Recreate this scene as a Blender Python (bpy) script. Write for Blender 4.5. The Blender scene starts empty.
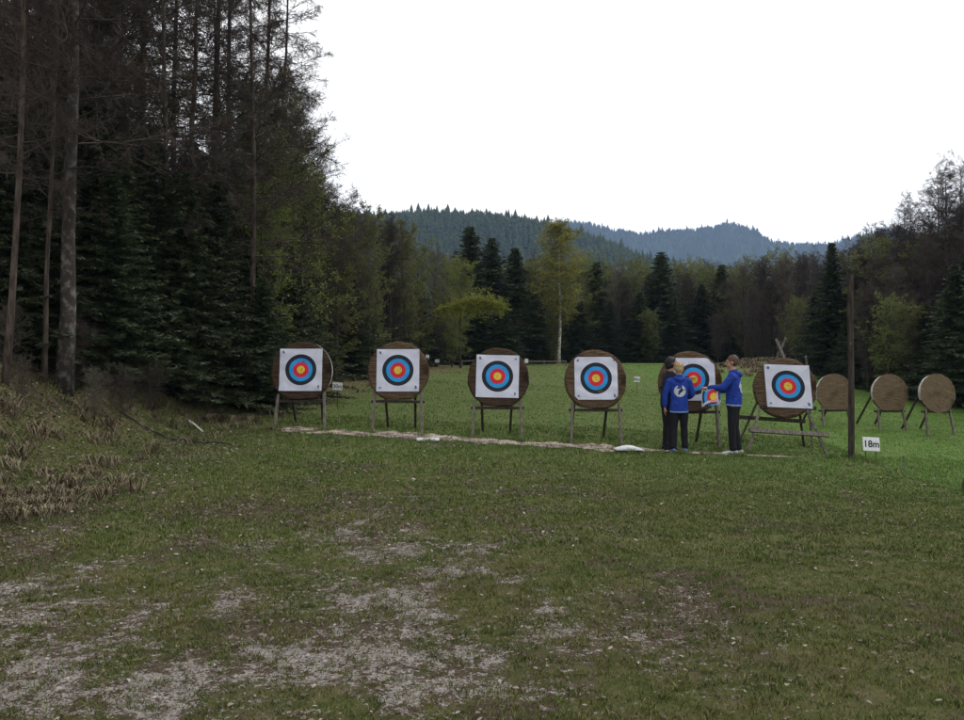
import bpy, bmesh, math, random
import numpy as np
from mathutils import Vector, Matrix
from mathutils.bvhtree import BVHTree

R = math.radians
random.seed(5)
sc = bpy.context.scene
col = sc.collection
F = 860.0; CAMH = 1.65; HOR = 366.0

# ------------------------------------------------------------------ numeric helpers
def sm(a, b, v):
    t = np.clip((np.asarray(v, float) - a) / (b - a), 0, 1)
    return t * t * (3 - 2 * t)

def _hash(ix, iy, s):
    v = np.sin(ix * 127.1 + iy * 311.7 + s * 74.7) * 43758.5453
    return v - np.floor(v)

def vnoise(x, y, s=0.0):
    x = np.asarray(x, float); y = np.asarray(y, float)
    ix = np.floor(x); iy = np.floor(y); fx = x - ix; fy = y - iy
    fx = fx * fx * (3 - 2 * fx); fy = fy * fy * (3 - 2 * fy)
    a = _hash(ix, iy, s); b = _hash(ix + 1, iy, s); c = _hash(ix, iy + 1, s); d = _hash(ix + 1, iy + 1, s)
    return (a * (1 - fx) + b * fx) * (1 - fy) + (c * (1 - fx) + d * fx) * fy

def fbm(x, y, s=0.0, o=4):
    r = 0; a = .5; n = 0
    for k in range(o):
        r = r + a * vnoise(x * 2 ** k, y * 2 ** k, s + k * 3.1); n += a; a *= .55
    return r / n

def terr(x, y):
    x = np.asarray(x, float); y = np.asarray(y, float)
    rise = np.interp(y, [-50, 13, 15, 17, 18, 22, 28, 36, 45, 55, 75, 400, 3000], [0, 0, .02, .14, .2, .42, .82, 1.24, 1.58, 1.82, 1.95, 2.4, 2.4])
    tf = .045 * sm(4, 13, y) * (1 - sm(33, 52, y))
    xx = np.clip(x, -9, 22)
    z = rise - tf * xx
    # grassy bank that carries the forest on the left
    foot = np.interp(y, [0, 18, 28, 45, 70], [-5.0, -5.3, -4.6, -1.9, 2.0])
    amp = np.interp(y, [0, 18, 30, 45, 70], [1.5, 1.35, .75, .25, 0])
    u = foot - x
    z = z + amp * sm(0, 3.2, u) + .06 * np.clip(u - 2.5, 0, 40) * sm(70, 40, y)
    # the lower meadow to the right of the shooting ground
    z = z - .36 * sm(7.3, 9.0, x) * sm(6, 12, y) * (1 - sm(24, 31, y))
    # small straw coloured hump at the far edge
    z = z + .55 * np.exp(-((x - 15.6) / 2.4) ** 2 - ((y - 46) / 3.5) ** 2)
    # unevenness
    near = 1 - sm(40, 80, y)
    z = z + near * (.05 * (fbm(x * .55, y * .55, 3) - .5) + .022 * (fbm(x * 2.6, y * 2.6, 9) - .5))
    z = z + sm(.3, 2, u) * sm(70, 30, y) * .3 * (fbm(x * .9, y * .9, 21) - .5)
    return z

T0 = float(terr(0, 0))
CZ = T0 + CAMH
def tz(x, y): return float(terr(x, y))
def pt(px, py, d): return Vector(((px - 482) / F * d, d, CZ - (py - HOR) / F * d))
def gx(px, d):
    x = (px - 482) / F * d
    return Vector((x, d, tz(x, d)))

# ------------------------------------------------------------------ mesh helpers
def raw_mesh(name, verts, faces, k, attrs=None, smooth=False, mats=None):
    me = bpy.data.meshes.new(name)
    verts = np.asarray(verts, np.float32); faces = np.asarray(faces, np.int32)
    nf = len(faces)
    me.vertices.add(len(verts)); me.vertices.foreach_set('co', verts.ravel())
    me.loops.add(nf * k); me.loops.foreach_set('vertex_index', faces.ravel())
    me.polygons.add(nf)
    me.polygons.foreach_set('loop_start', np.arange(0, nf * k, k, dtype=np.int32))
    me.polygons.foreach_set('loop_total', np.full(nf, k, np.int32))
    if mats is not None: me.polygons.foreach_set('material_index', np.asarray(mats, np.int32))
    me.update(calc_edges=True)
    if smooth: me.polygons.foreach_set('use_smooth', np.ones(nf, bool))
    for an, av in (attrs or {}).items():
        a = me.attributes.new(an, 'FLOAT', 'POINT'); a.data.foreach_set('value', np.asarray(av, np.float32))
    return me

def link(name, me, mat, parent=None, loc=None, smooth=False):
    o = bpy.data.objects.new(name, me); col.objects.link(o)
    if mat is not None:
        for m in (mat if isinstance(mat, (list, tuple)) else [mat]): me.materials.append(m)
    if parent is not None: o.parent = parent
    if loc is not None: o.location = loc
    if smooth:
        me.polygons.foreach_set('use_smooth', np.ones(len(me.polygons), bool))
    return o

def tag(o, label=None, cat=None, group=None, kind=None):
    if label: o['label'] = label
    if cat: o['category'] = cat
    if group: o['group'] = group
    if kind: o['kind'] = kind
    return o

def empty(name, loc, rz=0, label=None, cat=None, group=None):
    o = bpy.data.objects.new(name, None); col.objects.link(o)
    o.empty_display_size = .2
    o.location = loc; o.rotation_euler = (0, 0, rz)
    return tag(o, label, cat, group)

def copy_tree(o, parent=None):
    c = o.copy(); col.objects.link(c); c.parent = parent
    for ch in [q for q in bpy.data.objects if q.parent == o]:
        copy_tree(ch, c)
    return c

def frame(t, ref):
    t = t.normalized(); u = ref - t * ref.dot(t)
    if u.length < 1e-4: u = t.orthogonal()
    u.normalize(); return u, t.cross(u)

def loft(bm, pts, rad, ref=Vector((1, 0, 0)), seg=12, cap=True, rnd=False, mi=0):
    """closed tapered tube; rad entries are r or (a, b) with a along ref"""
    pts = [Vector(p) for p in pts]; n = len(pts)
    rad = [(r, r) if not isinstance(r, (tuple, list)) else r for r in rad]
    if rnd:
        t0 = (pts[0] - pts[1]).normalized(); t1 = (pts[-1] - pts[-2]).normalized()
        r0 = min(rad[0]); r1 = min(rad[-1])
        pts = [pts[0] + t0 * r0 * .9, pts[0] + t0 * r0 * .55] + pts + [pts[-1] + t1 * r1 * .55, pts[-1] + t1 * r1 * .9]
        rad = [(rad[0][0] * .4, rad[0][1] * .4), (rad[0][0] * .8, rad[0][1] * .8)] + rad + [(rad[-1][0] * .8, rad[-1][1] * .8), (rad[-1][0] * .4, rad[-1][1] * .4)]
        n = len(pts)
    rings = []
    for i, p in enumerate(pts):
        t = (pts[min(i + 1, n - 1)] - pts[max(i - 1, 0)])
        u, v = frame(t, ref)
        rings.append([bm.verts.new(p + u * math.cos(2 * math.pi * k / seg) * rad[i][0] + v * math.sin(2 * math.pi * k / seg) * rad[i][1]) for k in range(seg)])
    for i in range(n - 1):
        for k in range(seg):
            f = bm.faces.new((rings[i][k], rings[i][(k + 1) % seg], rings[i + 1][(k + 1) % seg], rings[i + 1][k])); f.material_index = mi
    if cap:
        bm.faces.new(rings[0][::-1]).material_index = mi; bm.faces.new(rings[-1]).material_index = mi
    return rings

def box(bm, c, s, rot=None, bevel=0, mi=0):
    r = bmesh.ops.create_cube(bm, size=1)
    M = Matrix.Translation(Vector(c)) @ (rot.to_4x4() if rot is not None else Matrix.Identity(4)) @ Matrix.Diagonal(Vector((*s, 1)))
    bmesh.ops.transform(bm, matrix=M, verts=r['verts'])
    fs = set(f for v in r['verts'] for f in v.link_faces)
    for f in fs: f.material_index = mi
    if bevel:
        es = list(set(e for v in r['verts'] for e in v.link_edges))
        bmesh.ops.bevel(bm, geom=es, offset=bevel, segments=2, affect='EDGES')

def bar(bm, a, b, w, h, ref=Vector((0, 0, 1)), mi=0, bevel=.006):
    a = Vector(a); b = Vector(b); t = (b - a)
    u, v = frame(t, ref)
    rot = Matrix((v, u, t.normalized())).transposed()
    box(bm, (a + b) / 2, (w, h, t.length), rot, bevel, mi)

def finish(name, bm, mat, parent=None, loc=None, smooth=False):
    bmesh.ops.recalc_face_normals(bm, faces=bm.faces)
    me = bpy.data.meshes.new(name); bm.to_mesh(me); bm.free()
    return link(name, me, mat, parent, loc, smooth)

def remeshed(name, bm, mat, parent, voxel=.012, smoothit=3):
    bmesh.ops.recalc_face_normals(bm, faces=bm.faces)
    me = bpy.data.meshes.new(name + '_raw'); bm.to_mesh(me); bm.free()
    o = bpy.data.objects.new(name, me); col.objects.link(o)
    m = o.modifiers.new('r', 'REMESH'); m.mode = 'VOXEL'; m.voxel_size = voxel
    m = o.modifiers.new('s', 'SMOOTH'); m.iterations = smoothit; m.factor = .5
    bpy.context.view_layer.update()
    dg = bpy.context.evaluated_depsgraph_get()
    nm = bpy.data.meshes.new_from_object(o.evaluated_get(dg))
    o.modifiers.clear(); o.data = nm; nm.name = name
    bpy.data.meshes.remove(me)
    nm.materials.clear()
    for q in (mat if isinstance(mat, (list, tuple)) else [mat]): nm.materials.append(q)
    nm.polygons.foreach_set('use_smooth', np.ones(len(nm.polygons), bool))
    o.parent = parent
    return o

# ------------------------------------------------------------------ materials
def new_mat(name, rough=.8, spec=.2):
    m = bpy.data.materials.new(name); m.use_nodes = True
    nt = m.node_tree; b = nt.nodes['Principled BSDF']
    b.inputs['Roughness'].default_value = rough; b.inputs['Specular IOR Level'].default_value = spec
    return m, nt, b
def node(nt, t, **kw):
    n = nt.nodes.new(t)
    for k, v in kw.items():
        if k in n.inputs: n.inputs[k].default_value = v
        else: setattr(n, k, v)
    return n
def rgb(c): return (c[0], c[1], c[2], 1)
def mixc(nt, fac, a, b, mode='MIX'):
    n = nt.nodes.new('ShaderNodeMix'); n.data_type = 'RGBA'; n.blend_type = mode
    for s, v in ((n.inputs[0], fac), (n.inputs[6], a), (n.inputs[7], b)):
        if isinstance(v, bpy.types.NodeSocket): nt.links.new(v, s)
        elif isinstance(v, (int, float)): s.default_value = v
        else: s.default_value = rgb(v)
    return n.outputs[2]
def ramp(nt, src, a, b):
    n = nt.nodes.new('ShaderNodeMapRange'); n.interpolation_type = 'SMOOTHSTEP'
    nt.links.new(src, n.inputs[0]); n.inputs[1].default_value = a; n.inputs[2].default_value = b
    return n.outputs[0]
def noise(nt, scale, coord='Object', detail=4, sc3=None, rough=.55):
    tc = nt.nodes.new('ShaderNodeTexCoord'); n = nt.nodes.new('ShaderNodeTexNoise')
    n.inputs['Scale'].default_value = scale; n.inputs['Detail'].default_value = detail; n.inputs['Roughness'].default_value = rough
    src = tc.outputs[coord]
    if sc3:
        mp = nt.nodes.new('ShaderNodeMapping'); mp.inputs['Scale'].default_value = sc3; nt.links.new(src, mp.inputs[0]); src = mp.outputs[0]
    nt.links.new(src, n.inputs['Vector'])
    return n.outputs['Fac']
def math_n(nt, op, a, b):
    n = nt.nodes.new('ShaderNodeMath'); n.operation = op
    for s, v in ((n.inputs[0], a), (n.inputs[1], b)):
        if isinstance(v, bpy.types.NodeSocket): nt.links.new(v, s)
        else: s.default_value = v
    return n.outputs[0]
def attr(nt, name):
    n = nt.nodes.new('ShaderNodeAttribute'); n.attribute_name = name; return n.outputs['Fac']
def bump(nt, b, h, dist, strength=1.0):
    n = nt.nodes.new('ShaderNodeBump'); n.inputs['Distance'].default_value = dist; n.inputs['Strength'].default_value = strength
    nt.links.new(h, n.inputs['Height']); nt.links.new(n.outputs[0], b.inputs['Normal'])
def mat2(name, c1, c2, scale=5, rough=.85, spec=.15, sc3=None, lo=.35, hi=.65, bd=0, coord='Object', rnd=0):
    m, nt, b = new_mat(name, rough, spec)
    n = noise(nt, scale, coord, 4, sc3)
    c = mixc(nt, ramp(nt, n, lo, hi), c1, c2)
    if rnd:
        oi = nt.nodes.new('ShaderNodeObjectInfo')
        c = mixc(nt, rnd, c, mixc(nt, oi.outputs['Random'], [q * .35 for q in c1], [q * 1.8 for q in c2]))
    nt.links.new(c, b.inputs['Base Color'])
    if bd: bump(nt, b, n, bd)
    return m
def flat(name, c, rough=.6, spec=.3):
    m = mat2(name, [q * .9 for q in c], [min(1, q * 1.06) for q in c], 30, rough, spec); return m

def foliage(name, c1, c2, scale=1.2, transl=.25):
    """leaves: tint differs from spray to spray (attribute) and softly from place to place"""
    m, nt, b = new_mat(name, .65, .25)
    n = noise(nt, scale, 'Object', 3)
    oi = nt.nodes.new('ShaderNodeObjectInfo')
    f = math_n(nt, 'ADD', math_n(nt, 'MULTIPLY', ramp(nt, n, .35, .65), .4), math_n(nt, 'MULTIPLY', attr(nt, 'tint'), .5))
    c = mixc(nt, f, c1, c2)
    hv = nt.nodes.new('ShaderNodeHueSaturation'); nt.links.new(c, hv.inputs['Color'])
    nt.links.new(math_n(nt, 'ADD', math_n(nt, 'MULTIPLY', oi.outputs['Random'], .5), .75), hv.inputs['Value'])
    nt.links.new(math_n(nt, 'ADD', math_n(nt, 'MULTIPLY', oi.outputs['Random'], .03), .485), hv.inputs['Hue'])
    nt.links.new(hv.outputs[0], b.inputs['Base Color'])
    if transl:
        tr = nt.nodes.new('ShaderNodeBsdfTranslucent'); nt.links.new(hv.outputs[0], tr.inputs[0])
        mx = nt.nodes.new('ShaderNodeMixShader'); mx.inputs[0].default_value = transl
        nt.links.new(b.outputs[0], mx.inputs[1]); nt.links.new(tr.outputs[0], mx.inputs[2])
        nt.links.new(mx.outputs[0], nt.nodes['Material Output'].inputs[0])
    return m

M = {}
M['spruce'] = foliage('spruce_needles', (.022, .032, .014), (.052, .074, .026), 1.0, .12)
M['spruce_light'] = foliage('light_spruce_needles', (.030, .044, .017), (.074, .098, .032), 1.0, .12)
M['fresh'] = foliage('fresh_leaves', (.10, .13, .018), (.22, .26, .035), 1.5, .35)
M['plume'] = foliage('bright_fresh_leaves', (.16, .20, .024), (.32, .36, .05), 1.5, .4)
M['birchleaf'] = foliage('birch_leaves', (.20, .20, .03), (.38, .37, .07), 1.5, .35)
M['budding'] = foliage('budding_leaves', (.10, .125, .026), (.20, .22, .055), 1.5, .3)
M['bark'] = mat2('dark_bark', (.035, .026, .022), (.085, .068, .055), 9, .95, .1, (1, 1, .35), bd=.01)
M['greybark'] = mat2('grey_bark', (.040, .034, .030), (.15, .138, .125), 9, .95, .1, (1, 1, .8), .45, .72, bd=.01)
M['birchbark'] = mat2('birch_bark', (.55, .53, .48), (.12, .10, .09), 6, .8, .2, (1, 1, 2.2), .55, .7)
M['twig'] = mat2('bare_twigs', (.034, .027, .024), (.070, .056, .047), 2, .9, .1, rnd=.25)
M['twiggrey'] = mat2('grey_twigs', (.058, .050, .040), (.11, .095, .074), 2, .9, .1, rnd=.25)

# ground
m, nt, b = new_mat('ground_turf', .95, .1)
n1 = noise(nt, 2.2, detail=6); n2 = noise(nt, 14, detail=5, rough=.65); n3 = noise(nt, 60, detail=4, rough=.7); n5 = noise(nt, 5, detail=6, rough=.6)
g = mixc(nt, ramp(nt, n2, .35, .68), (.046, .056, .014), (.095, .092, .032))
g = mixc(nt, ramp(nt, n1, .4, .7), g, (.105, .085, .045))
mead = mixc(nt, ramp(nt, n1, .35, .7), (.060, .130, .016), (.105, .165, .038))
mead = mixc(nt, ramp(nt, n2, .42, .75), mead, (.075, .095, .028))
g = mixc(nt, attr(nt, 'meadow'), g, mead)
dry = mixc(nt, n2, (.075, .058, .03), (.20, .16, .085))
g = mixc(nt, ramp(nt, math_n(nt, 'ADD', attr(nt, 'dry'), math_n(nt, 'MULTIPLY', math_n(nt, 'SUBTRACT', n2, .5), .9)), .4, .8), g, dry)
soil = mixc(nt, n3, (.018, .013, .009), (.115, .084, .058))
g = mixc(nt, ramp(nt, math_n(nt, 'ADD', attr(nt, 'soil'), math_n(nt, 'MULTIPLY', math_n(nt, 'SUBTRACT', n2, .5), 1.1)), .42, .72), g, soil)
grav = mixc(nt, ramp(nt, n3, .35, .65), (.12, .098, .084), (.33, .305, .285))
g = mixc(nt, ramp(nt, math_n(nt, 'ADD', math_n(nt, 'MULTIPLY', attr(nt, 'bare'), .27), math_n(nt, 'ADD', math_n(nt, 'MULTIPLY', n5, .32), math_n(nt, 'ADD', math_n(nt, 'MULTIPLY', n2, .72), math_n(nt, 'MULTIPLY', n3, .55)))), .985, 1.06), g, grav)
nt.links.new(g, b.inputs['Base Color'])
bump(nt, b, math_n(nt, 'ADD', n2, math_n(nt, 'MULTIPLY', n3, .5)), .04)
M['ground'] = m
M['path'] = mat2('pale_sand', (.12, .088, .068), (.36, .30, .26), 3.5, .95, .1, None, .36, .58, bd=.008)
m, nt, b = new_mat('grass_blades', .7, .25)
f = math_n(nt, 'ADD', math_n(nt, 'MULTIPLY', ramp(nt, noise(nt, 1.1, detail=5), .4, .65), .5), math_n(nt, 'MULTIPLY', attr(nt, 'tint'), .5))
c = mixc(nt, f, (.046, .070, .011), (.122, .126, .029))
c = mixc(nt, attr(nt, 'meadow'), c, mixc(nt, f, (.060, .135, .014), (.125, .195, .040)))
c = mixc(nt, ramp(nt, attr(nt, 'straw'), .4, .6), c, (.22, .18, .10))
nt.links.new(c, b.inputs['Base Color']); M['blade'] = m
M['drygrass'] = mat2('dry_grass_blades', (.07, .055, .034), (.22, .185, .12), 3, .9, .1)
m, nt, b = new_mat('dead_leaves', .8, .2)
c = mixc(nt, attr(nt, 'tint'), (.050, .033, .024), (.14, .105, .080))
c = mixc(nt, ramp(nt, attr(nt, 'tint'), .78, 1.0), c, (.30, .265, .25))
nt.links.new(c, b.inputs['Base Color']); M['litter'] = m
M['hill'] = mat2('hill_floor', (.025, .04, .018), (.05, .065, .025), .02, .95, .05)
m, nt, b = new_mat('hill_trees', .9, .1)
c = mixc(nt, attr(nt, 'tint'), (.020, .034, .020), (.045, .065, .030))
c = mixc(nt, ramp(nt, attr(nt, 'tint'), .84, .97), c, (.10, .105, .05))
nt.links.new(c, b.inputs['Base Color']); M['hilltree'] = m

# props
def straw(name, c1, c2):
    m, nt, b = new_mat(name, .95, .05)
    w = noise(nt, 5, 'Object', 5, (.6, 2, 14), .6); n = noise(nt, 60, 'Object', 4)
    n5 = noise(nt, 2.5, 'Object', 3)
    c = mixc(nt, ramp(nt, w, .38, .62), c1, c2)
    c = mixc(nt, ramp(nt, n, .45, .75), c, [q * .35 for q in c1])
    c = mixc(nt, ramp(nt, n5, .5, .75), c, [q * .55 for q in c1])
    nt.links.new(c, b.inputs['Base Color'])
    bump(nt, b, math_n(nt, 'ADD', w, math_n(nt, 'MULTIPLY', n, .8)), .06)
    return m
M['straw_dark'] = straw('weathered_straw', (.058, .039, .027), (.135, .092, .062))
M['straw_mid'] = straw('brown_straw', (.095, .063, .040), (.23, .158, .10))
M['straw_pale'] = straw('pale_straw', (.15, .108, .066), (.29, .215, .14))
M['wood'] = mat2('weathered_wood', (.10, .086, .074), (.20, .178, .155), 8, .9, .1, (4, 4, .5), bd=.005)
M['midwood'] = mat2('grey_brown_wood', (.08, .07, .062), (.18, .16, .14), 8, .9, .1, (4, 4, .5), bd=.005)
M['darkwood'] = mat2('dark_wood', (.022, .018, .016), (.06, .048, .040), 8, .85, .15, (4, 4, .5), bd=.005)  # darker wood tone for rear legs, cross rails, post and stakes
M['band'] = mat2('pale_binding', (.25, .24, .21), (.5, .49, .46), 5, .6, .3)
M['paper'] = mat2('target_paper', (.50, .52, .64), (.58, .60, .70), 3, .8, .2)
M['gold'] = flat('gold_ink', (.66, .47, .06), .8, .15)
M['red'] = flat('red_ink', (.56, .03, .05), .8, .15)
M['blue'] = flat('blue_ink', (.03, .27, .62), .8, .15)
M['black'] = flat('black_ink', (.022, .024, .035), .8, .15)
M['line'] = flat('ring_line', (.45, .46, .50), .8, .15)
M['mark'] = flat('dark_blue_mark', (.03, .05, .16), .8, .15)
M['white'] = flat('white_plastic', (.60, .62, .64), .5, .4)
M['signtext'] = flat('sign_lettering', (.02, .02, .022), .7, .2)
def cloth(name, c, c2=None):
    return mat2(name, [q * .8 for q in c], c2 or [min(1, q * 1.15) for q in c], 14, .85, .2, bd=.008)
M['jacket'] = cloth('royal_blue_cloth', (.013, .042, .27))
M['jacketdark'] = cloth('navy_cloth', (.012, .014, .028))
M['trousers'] = cloth('black_cloth', (.011, .011, .015))
M['trim'] = cloth('pale_blue_trim', (.22, .32, .62))
M['skin'] = flat('skin', (.40, .22, .15), .55, .35)
M['blond'] = mat2('blond_hair', (.20, .13, .06), (.58, .44, .25), 55, .6, .3, (3, 3, .5))
M['brownhair'] = mat2('brown_hair', (.05, .03, .02), (.13, .08, .05), 30, .6, .3, (3, 3, .5))
M['blackhair'] = mat2('black_hair', (.008, .007, .007), (.02, .018, .018), 30, .5, .3, (3, 3, .5))
M['shoe'] = flat('shoe_blue', (.10, .14, .36), .6, .3)
M['shoewhite'] = flat('shoe_white', (.50, .52, .58), .6, .3)
M['eye'] = flat('eye', (.03, .02, .02), .2, .5)
M['lip'] = flat('lip', (.35, .12, .10), .5, .3)
M['emblem'] = flat('emblem_white', (.42, .46, .52), .8, .1)
M['emblemdark'] = flat('emblem_dark', (.01, .02, .07), .8, .1)
M['metal'] = flat('grey_post_metal', (.10, .12, .12), .6, .4)

# ------------------------------------------------------------------ ground masks
def pxw(px, py):
    d = (CAMH * F) / (py - HOR); return ((px - 482) / F * d, d)
def blob(x, y, px, py, wx, wy):
    cx, cy = pxw(px, py); return np.exp(-((x - cx) / wx) ** 2 - ((y - cy) / wy) ** 2)
def masks(x, y):
    n = fbm(x * 1.3, y * 1.3, 5, 5); n2 = fbm(x * 4.5, y * 3.2, 14, 4); n0 = fbm(x * .35, y * .5, 31, 3)
    nearz = 1 - sm(11.5, 14, y)
    leftz = sm(3.5, -1.5, x)
    bare = (.15 * sm(13, 6, y) + .24 * leftz * sm(11, 5.5, y)) * nearz
    for (px, py, wx, wy, a) in ((400, 700, .30, .5, .40), (410, 605, .4, .45, .42), (480, 545, 1.0, .7, .24), (440, 660, .8, .5, .30), (60, 690, .8, .6, .40), (30, 630, 1.0, .6, .30),
                                (190, 600, .9, .9, .22), (330, 665, .5, .5, .22), (560, 640, .4, .5, .15), (860, 700, .5, .4, .05), (300, 510, 1.4, .6, .10), (380, 560, .5, .5, .2), (530, 600, .8, .7, .2), (250, 540, 1.2, .8, .16)):
        bare = bare + a * blob(x, y, px, py, wx, wy)
    bare = np.clip(bare + (n - .5) * 1.3 + (n2 - .5) * 1.2, 0, 1) * (1 - .45 * sm(0, 2.5, x)) * (1 - .8 * sm(2.5, 5, x))
    soil = .30 + .16 * leftz * sm(13, 7, y) + .75 * np.exp(-((y - (17.86 - (x + 4.1) / 10.6 * .75)) / .16) ** 2) * (x < 6.6) * (x > -4.4)
    for (px, py, wx, wy, a) in ((690, 600, .8, .35, .5), (640, 630, .5, .25, .45), (500, 490, 2.2, .9, .25), (150, 520, 2.6, 1.2, .3), (720, 570, .7, .4, .35), (790, 520, 1.5, .6, .2), (840, 600, .4, .2, .3), (420, 600, 1.2, 1.0, .2), (250, 460, 2.5, .8, .25)):
        soil = soil + a * blob(x, y, px, py, wx, wy)
    soil = np.clip((soil + (fbm(x * 1.9, y * 1.5, 44, 5) - .5) * 1.5) * (1 - sm(13, 17, y) * .97), 0, 1)
    soil = np.maximum(soil, .92 * bare)
    foot = np.interp(y, [0, 18, 28, 45, 70], [-5.0, -5.3, -4.6, -1.9, 2.0])
    soil = np.maximum(soil, .85 * sm(.2, 2.2, foot - x) * (fbm(x * 1.4, y * 1.4, 91, 4) > .35) * sm(70, 50, y))
    dry = .12 + .42 * sm(-.5, 1.6, foot - x) * sm(70, 50, y) + .35 * sm(2.5, 0, x - foot) * sm(16, 20, y) * sm(60, 45, y) \
        + .85 * np.exp(-((x - 15.4) / 3.4) ** 2 - ((y - 46) / 5) ** 2) + .3 * sm(50, 54, y) + .22 * (n0 - .4) + .26 * sm(17, 34, y) * sm(10, 3, x)
    edge = np.exp(-((x - 7.5) / .35) ** 2) * sm(6, 11, y) * sm(20, 16, y); dry = dry + .35 * edge
    dry = np.clip(dry, 0, 1)
    meadow = np.clip(np.maximum(.12 * sm(5, 9, y) + .42 * sm(9, 18, y) * sm(-7, -2.5, x), sm(6.9, 8.2, x) * .95 * sm(5, 9, y)) + .15 * sm(1, 7, x) * sm(5, 10, y) + .25 * (fbm(x * .4, y * .5, 71, 3) - .5), 0, 1)
    return bare, soil, dry, meadow

# ------------------------------------------------------------------ ground sheet
def axis(a, b, step, lo, hi, gr=1.09):
    v = list(np.arange(a, b + 1e-6, step)); s = step; u = v[-1]
    right = []
    while u < hi: s *= gr; u += s; right.append(u)
    s = step; u = a; left = []
    while u > lo: s *= gr; u -= s; left.append(u)
    return np.array(left[::-1] + v + right)
xs = axis(-7.5, 9.5, .065, -1900, 2200); ys = axis(3.0, 19.0, .065, -60, 2700)
X, Y = np.meshgrid(xs, ys); nx = len(xs); ny = len(ys)
Z = terr(X, Y)
ba, so, dr, me_ = masks(X, Y)
Z = Z + (X > -8) * (Y < 20) * .012 * (fbm(X * 9, Y * 9, 77, 3) - .5) * (1 - ba)
idx = np.arange(nx * ny).reshape(ny, nx)
fc = np.stack([idx[:-1, :-1], idx[:-1, 1:], idx[1:, 1:], idx[1:, :-1]], -1).reshape(-1, 4)
me = raw_mesh('ground', np.stack([X, Y, Z], -1).reshape(-1, 3), fc, 4, dict(bare=ba.ravel(), soil=so.ravel(), dry=dr.ravel(), meadow=me_.ravel()), smooth=True)
ground = link('ground', me, M['ground']); tag(ground, kind='structure')

# worn sandy strip in front of the target line
def path_sheet():
    t = np.linspace(0, 1, 260); px = 268 + t * (812 - 268)
    cx = (px - 482) / F * 16.7; cy = 17.45 - t * .75 + .22 * (fbm(cx * .8, cx * 0, 2) - .5)
    gap = np.clip(fbm(cx * 1.1, cx * 0 + 3, 8, 3) * 2.8 - .6, .10, 1.25) * np.where(px > 742, .5, 1) * np.where((px > 800) | (px < 275), .3, 1)
    V = []; K = 7
    for j in range(K):
        s = j / (K - 1) * 2 - 1
        w = .34 * gap * (1 + 1.6 * (fbm(cx * 6, cx * 0 + (3 if s > 0 else 9), 5, 4) - .5)) * s
        V.append(np.stack([cx, cy + w, terr(cx, cy + w) + .012 + .008 * (1 - s * s)], -1))
    V = np.stack(V, 0); n = len(t)
    idx = np.arange(K * n).reshape(K, n)
    f = np.stack([idx[:-1, :-1], idx[:-1, 1:], idx[1:, 1:], idx[1:, :-1]], -1).reshape(-1, 4)
    o = link('path', raw_mesh('path', V.reshape(-1, 3), f, 4, smooth=True), M['path']); tag(o, kind='structure')
path_sheet()
def path_cover(x, y):
    px = 482 + x * F / 16.7; t = (px - 268) / (812 - 268)
    cy = 17.45 - t * .75
    return np.exp(-((y - cy) / .22) ** 2) * (t > -.02) * (t < 1.02)

# ------------------------------------------------------------------ grass, straw and litter
rs = np.random.RandomState(3)
def sample_wedge(n, d0, d1, margin=1.08):
    d = np.sqrt(rs.rand(n) * (d1 * d1 - d0 * d0) + d0 * d0)
    u = (rs.rand(n) * 2 - 1) * .5605 * margin
    return u * d, d
def blades(n, d0, d1, h, w, density_fn, extra=None):
    x, y = sample_wedge(n, d0, d1) if extra is None else extra
    # pull blades together into tufts
    x = x + (vnoise(x * 9, y * 9, 1) - .5) * .10; y = y + (vnoise(x * 9, y * 9, 6) - .5) * .10
    keep = rs.rand(len(x)) < density_fn(x, y); x = x[keep]; y = y[keep]; n = len(x)
    z = terr(x, y); a = rs.rand(n) * 6.283
    tuft = .45 + 1.1 * fbm(x * 3, y * 3, 55, 3)
    H = h * tuft * (.5 + rs.rand(n)); L = H * (.3 + .9 * rs.rand(n)); W = w * (.7 + .6 * rs.rand(n))
    P = np.stack([x, y, z - .004], -1); s = np.stack([np.cos(a), np.sin(a), 0 * a], -1) * W[:, None] * .5
    b2 = rs.rand(n) * 6.283
    mid = P + np.stack([np.cos(b2) * L * .35, np.sin(b2) * L * .35, H * .65], -1)
    tip = P + np.stack([np.cos(b2) * L, np.sin(b2) * L, H], -1)
    V = np.stack([P - s, P + s, mid + s * .7, tip, mid - s * .7], 1).reshape(-1, 3)
    i = np.arange(n)[:, None] * 5
    f = np.concatenate([i + np.array([[0, 1, 2]]), i + np.array([[0, 2, 4]]), i + np.array([[4, 2, 3]])], 0)
    mk = masks(x, y); keepg = None
    return V, f, np.repeat(rs.rand(n), 5), np.repeat(mk[3], 5), np.repeat((rs.rand(n) < .09 + .22 * np.clip(mk[2] - .2, 0, 1)).astype(float), 5)
def dens(x, y):
    b_, s_, d_, m_ = masks(x, y)
    t_ = fbm(x * 7, y * 7, 60, 3); t2 = fbm(x * 19, y * 19, 66, 2)
    bareness = np.clip(b_ * .75 + s_ * .60, 0, 1)
    k = sm(.24, .52, t_ * .6 + t2 * .4 + .27 - .42 * bareness)
    return np.clip(k * (1 - .65 * path_cover(x, y)), .03, 1)
parts = [blades(125000, 3.4, 7.5, .025, .0055, dens), blades(150000, 7.5, 13, .031, .009, dens), blades(120000, 13, 20, .040, .012, dens), blades(80000, 20, 32, .032, .016, dens), blades(50000, 32, 52, .028, .024, dens)]
V = []; Fc = []; At = [[], [], []]; off = 0
for p in parts:
    V.append(p[0]); Fc.append(p[1] + off); off += len(p[0])
    for k in range(3): At[k].append(p[2 + k])
me = raw_mesh('grass', np.concatenate(V), np.concatenate(Fc), 3, dict(tint=np.concatenate(At[0]), meadow=np.concatenate(At[1]), straw=np.concatenate(At[2])))
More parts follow.
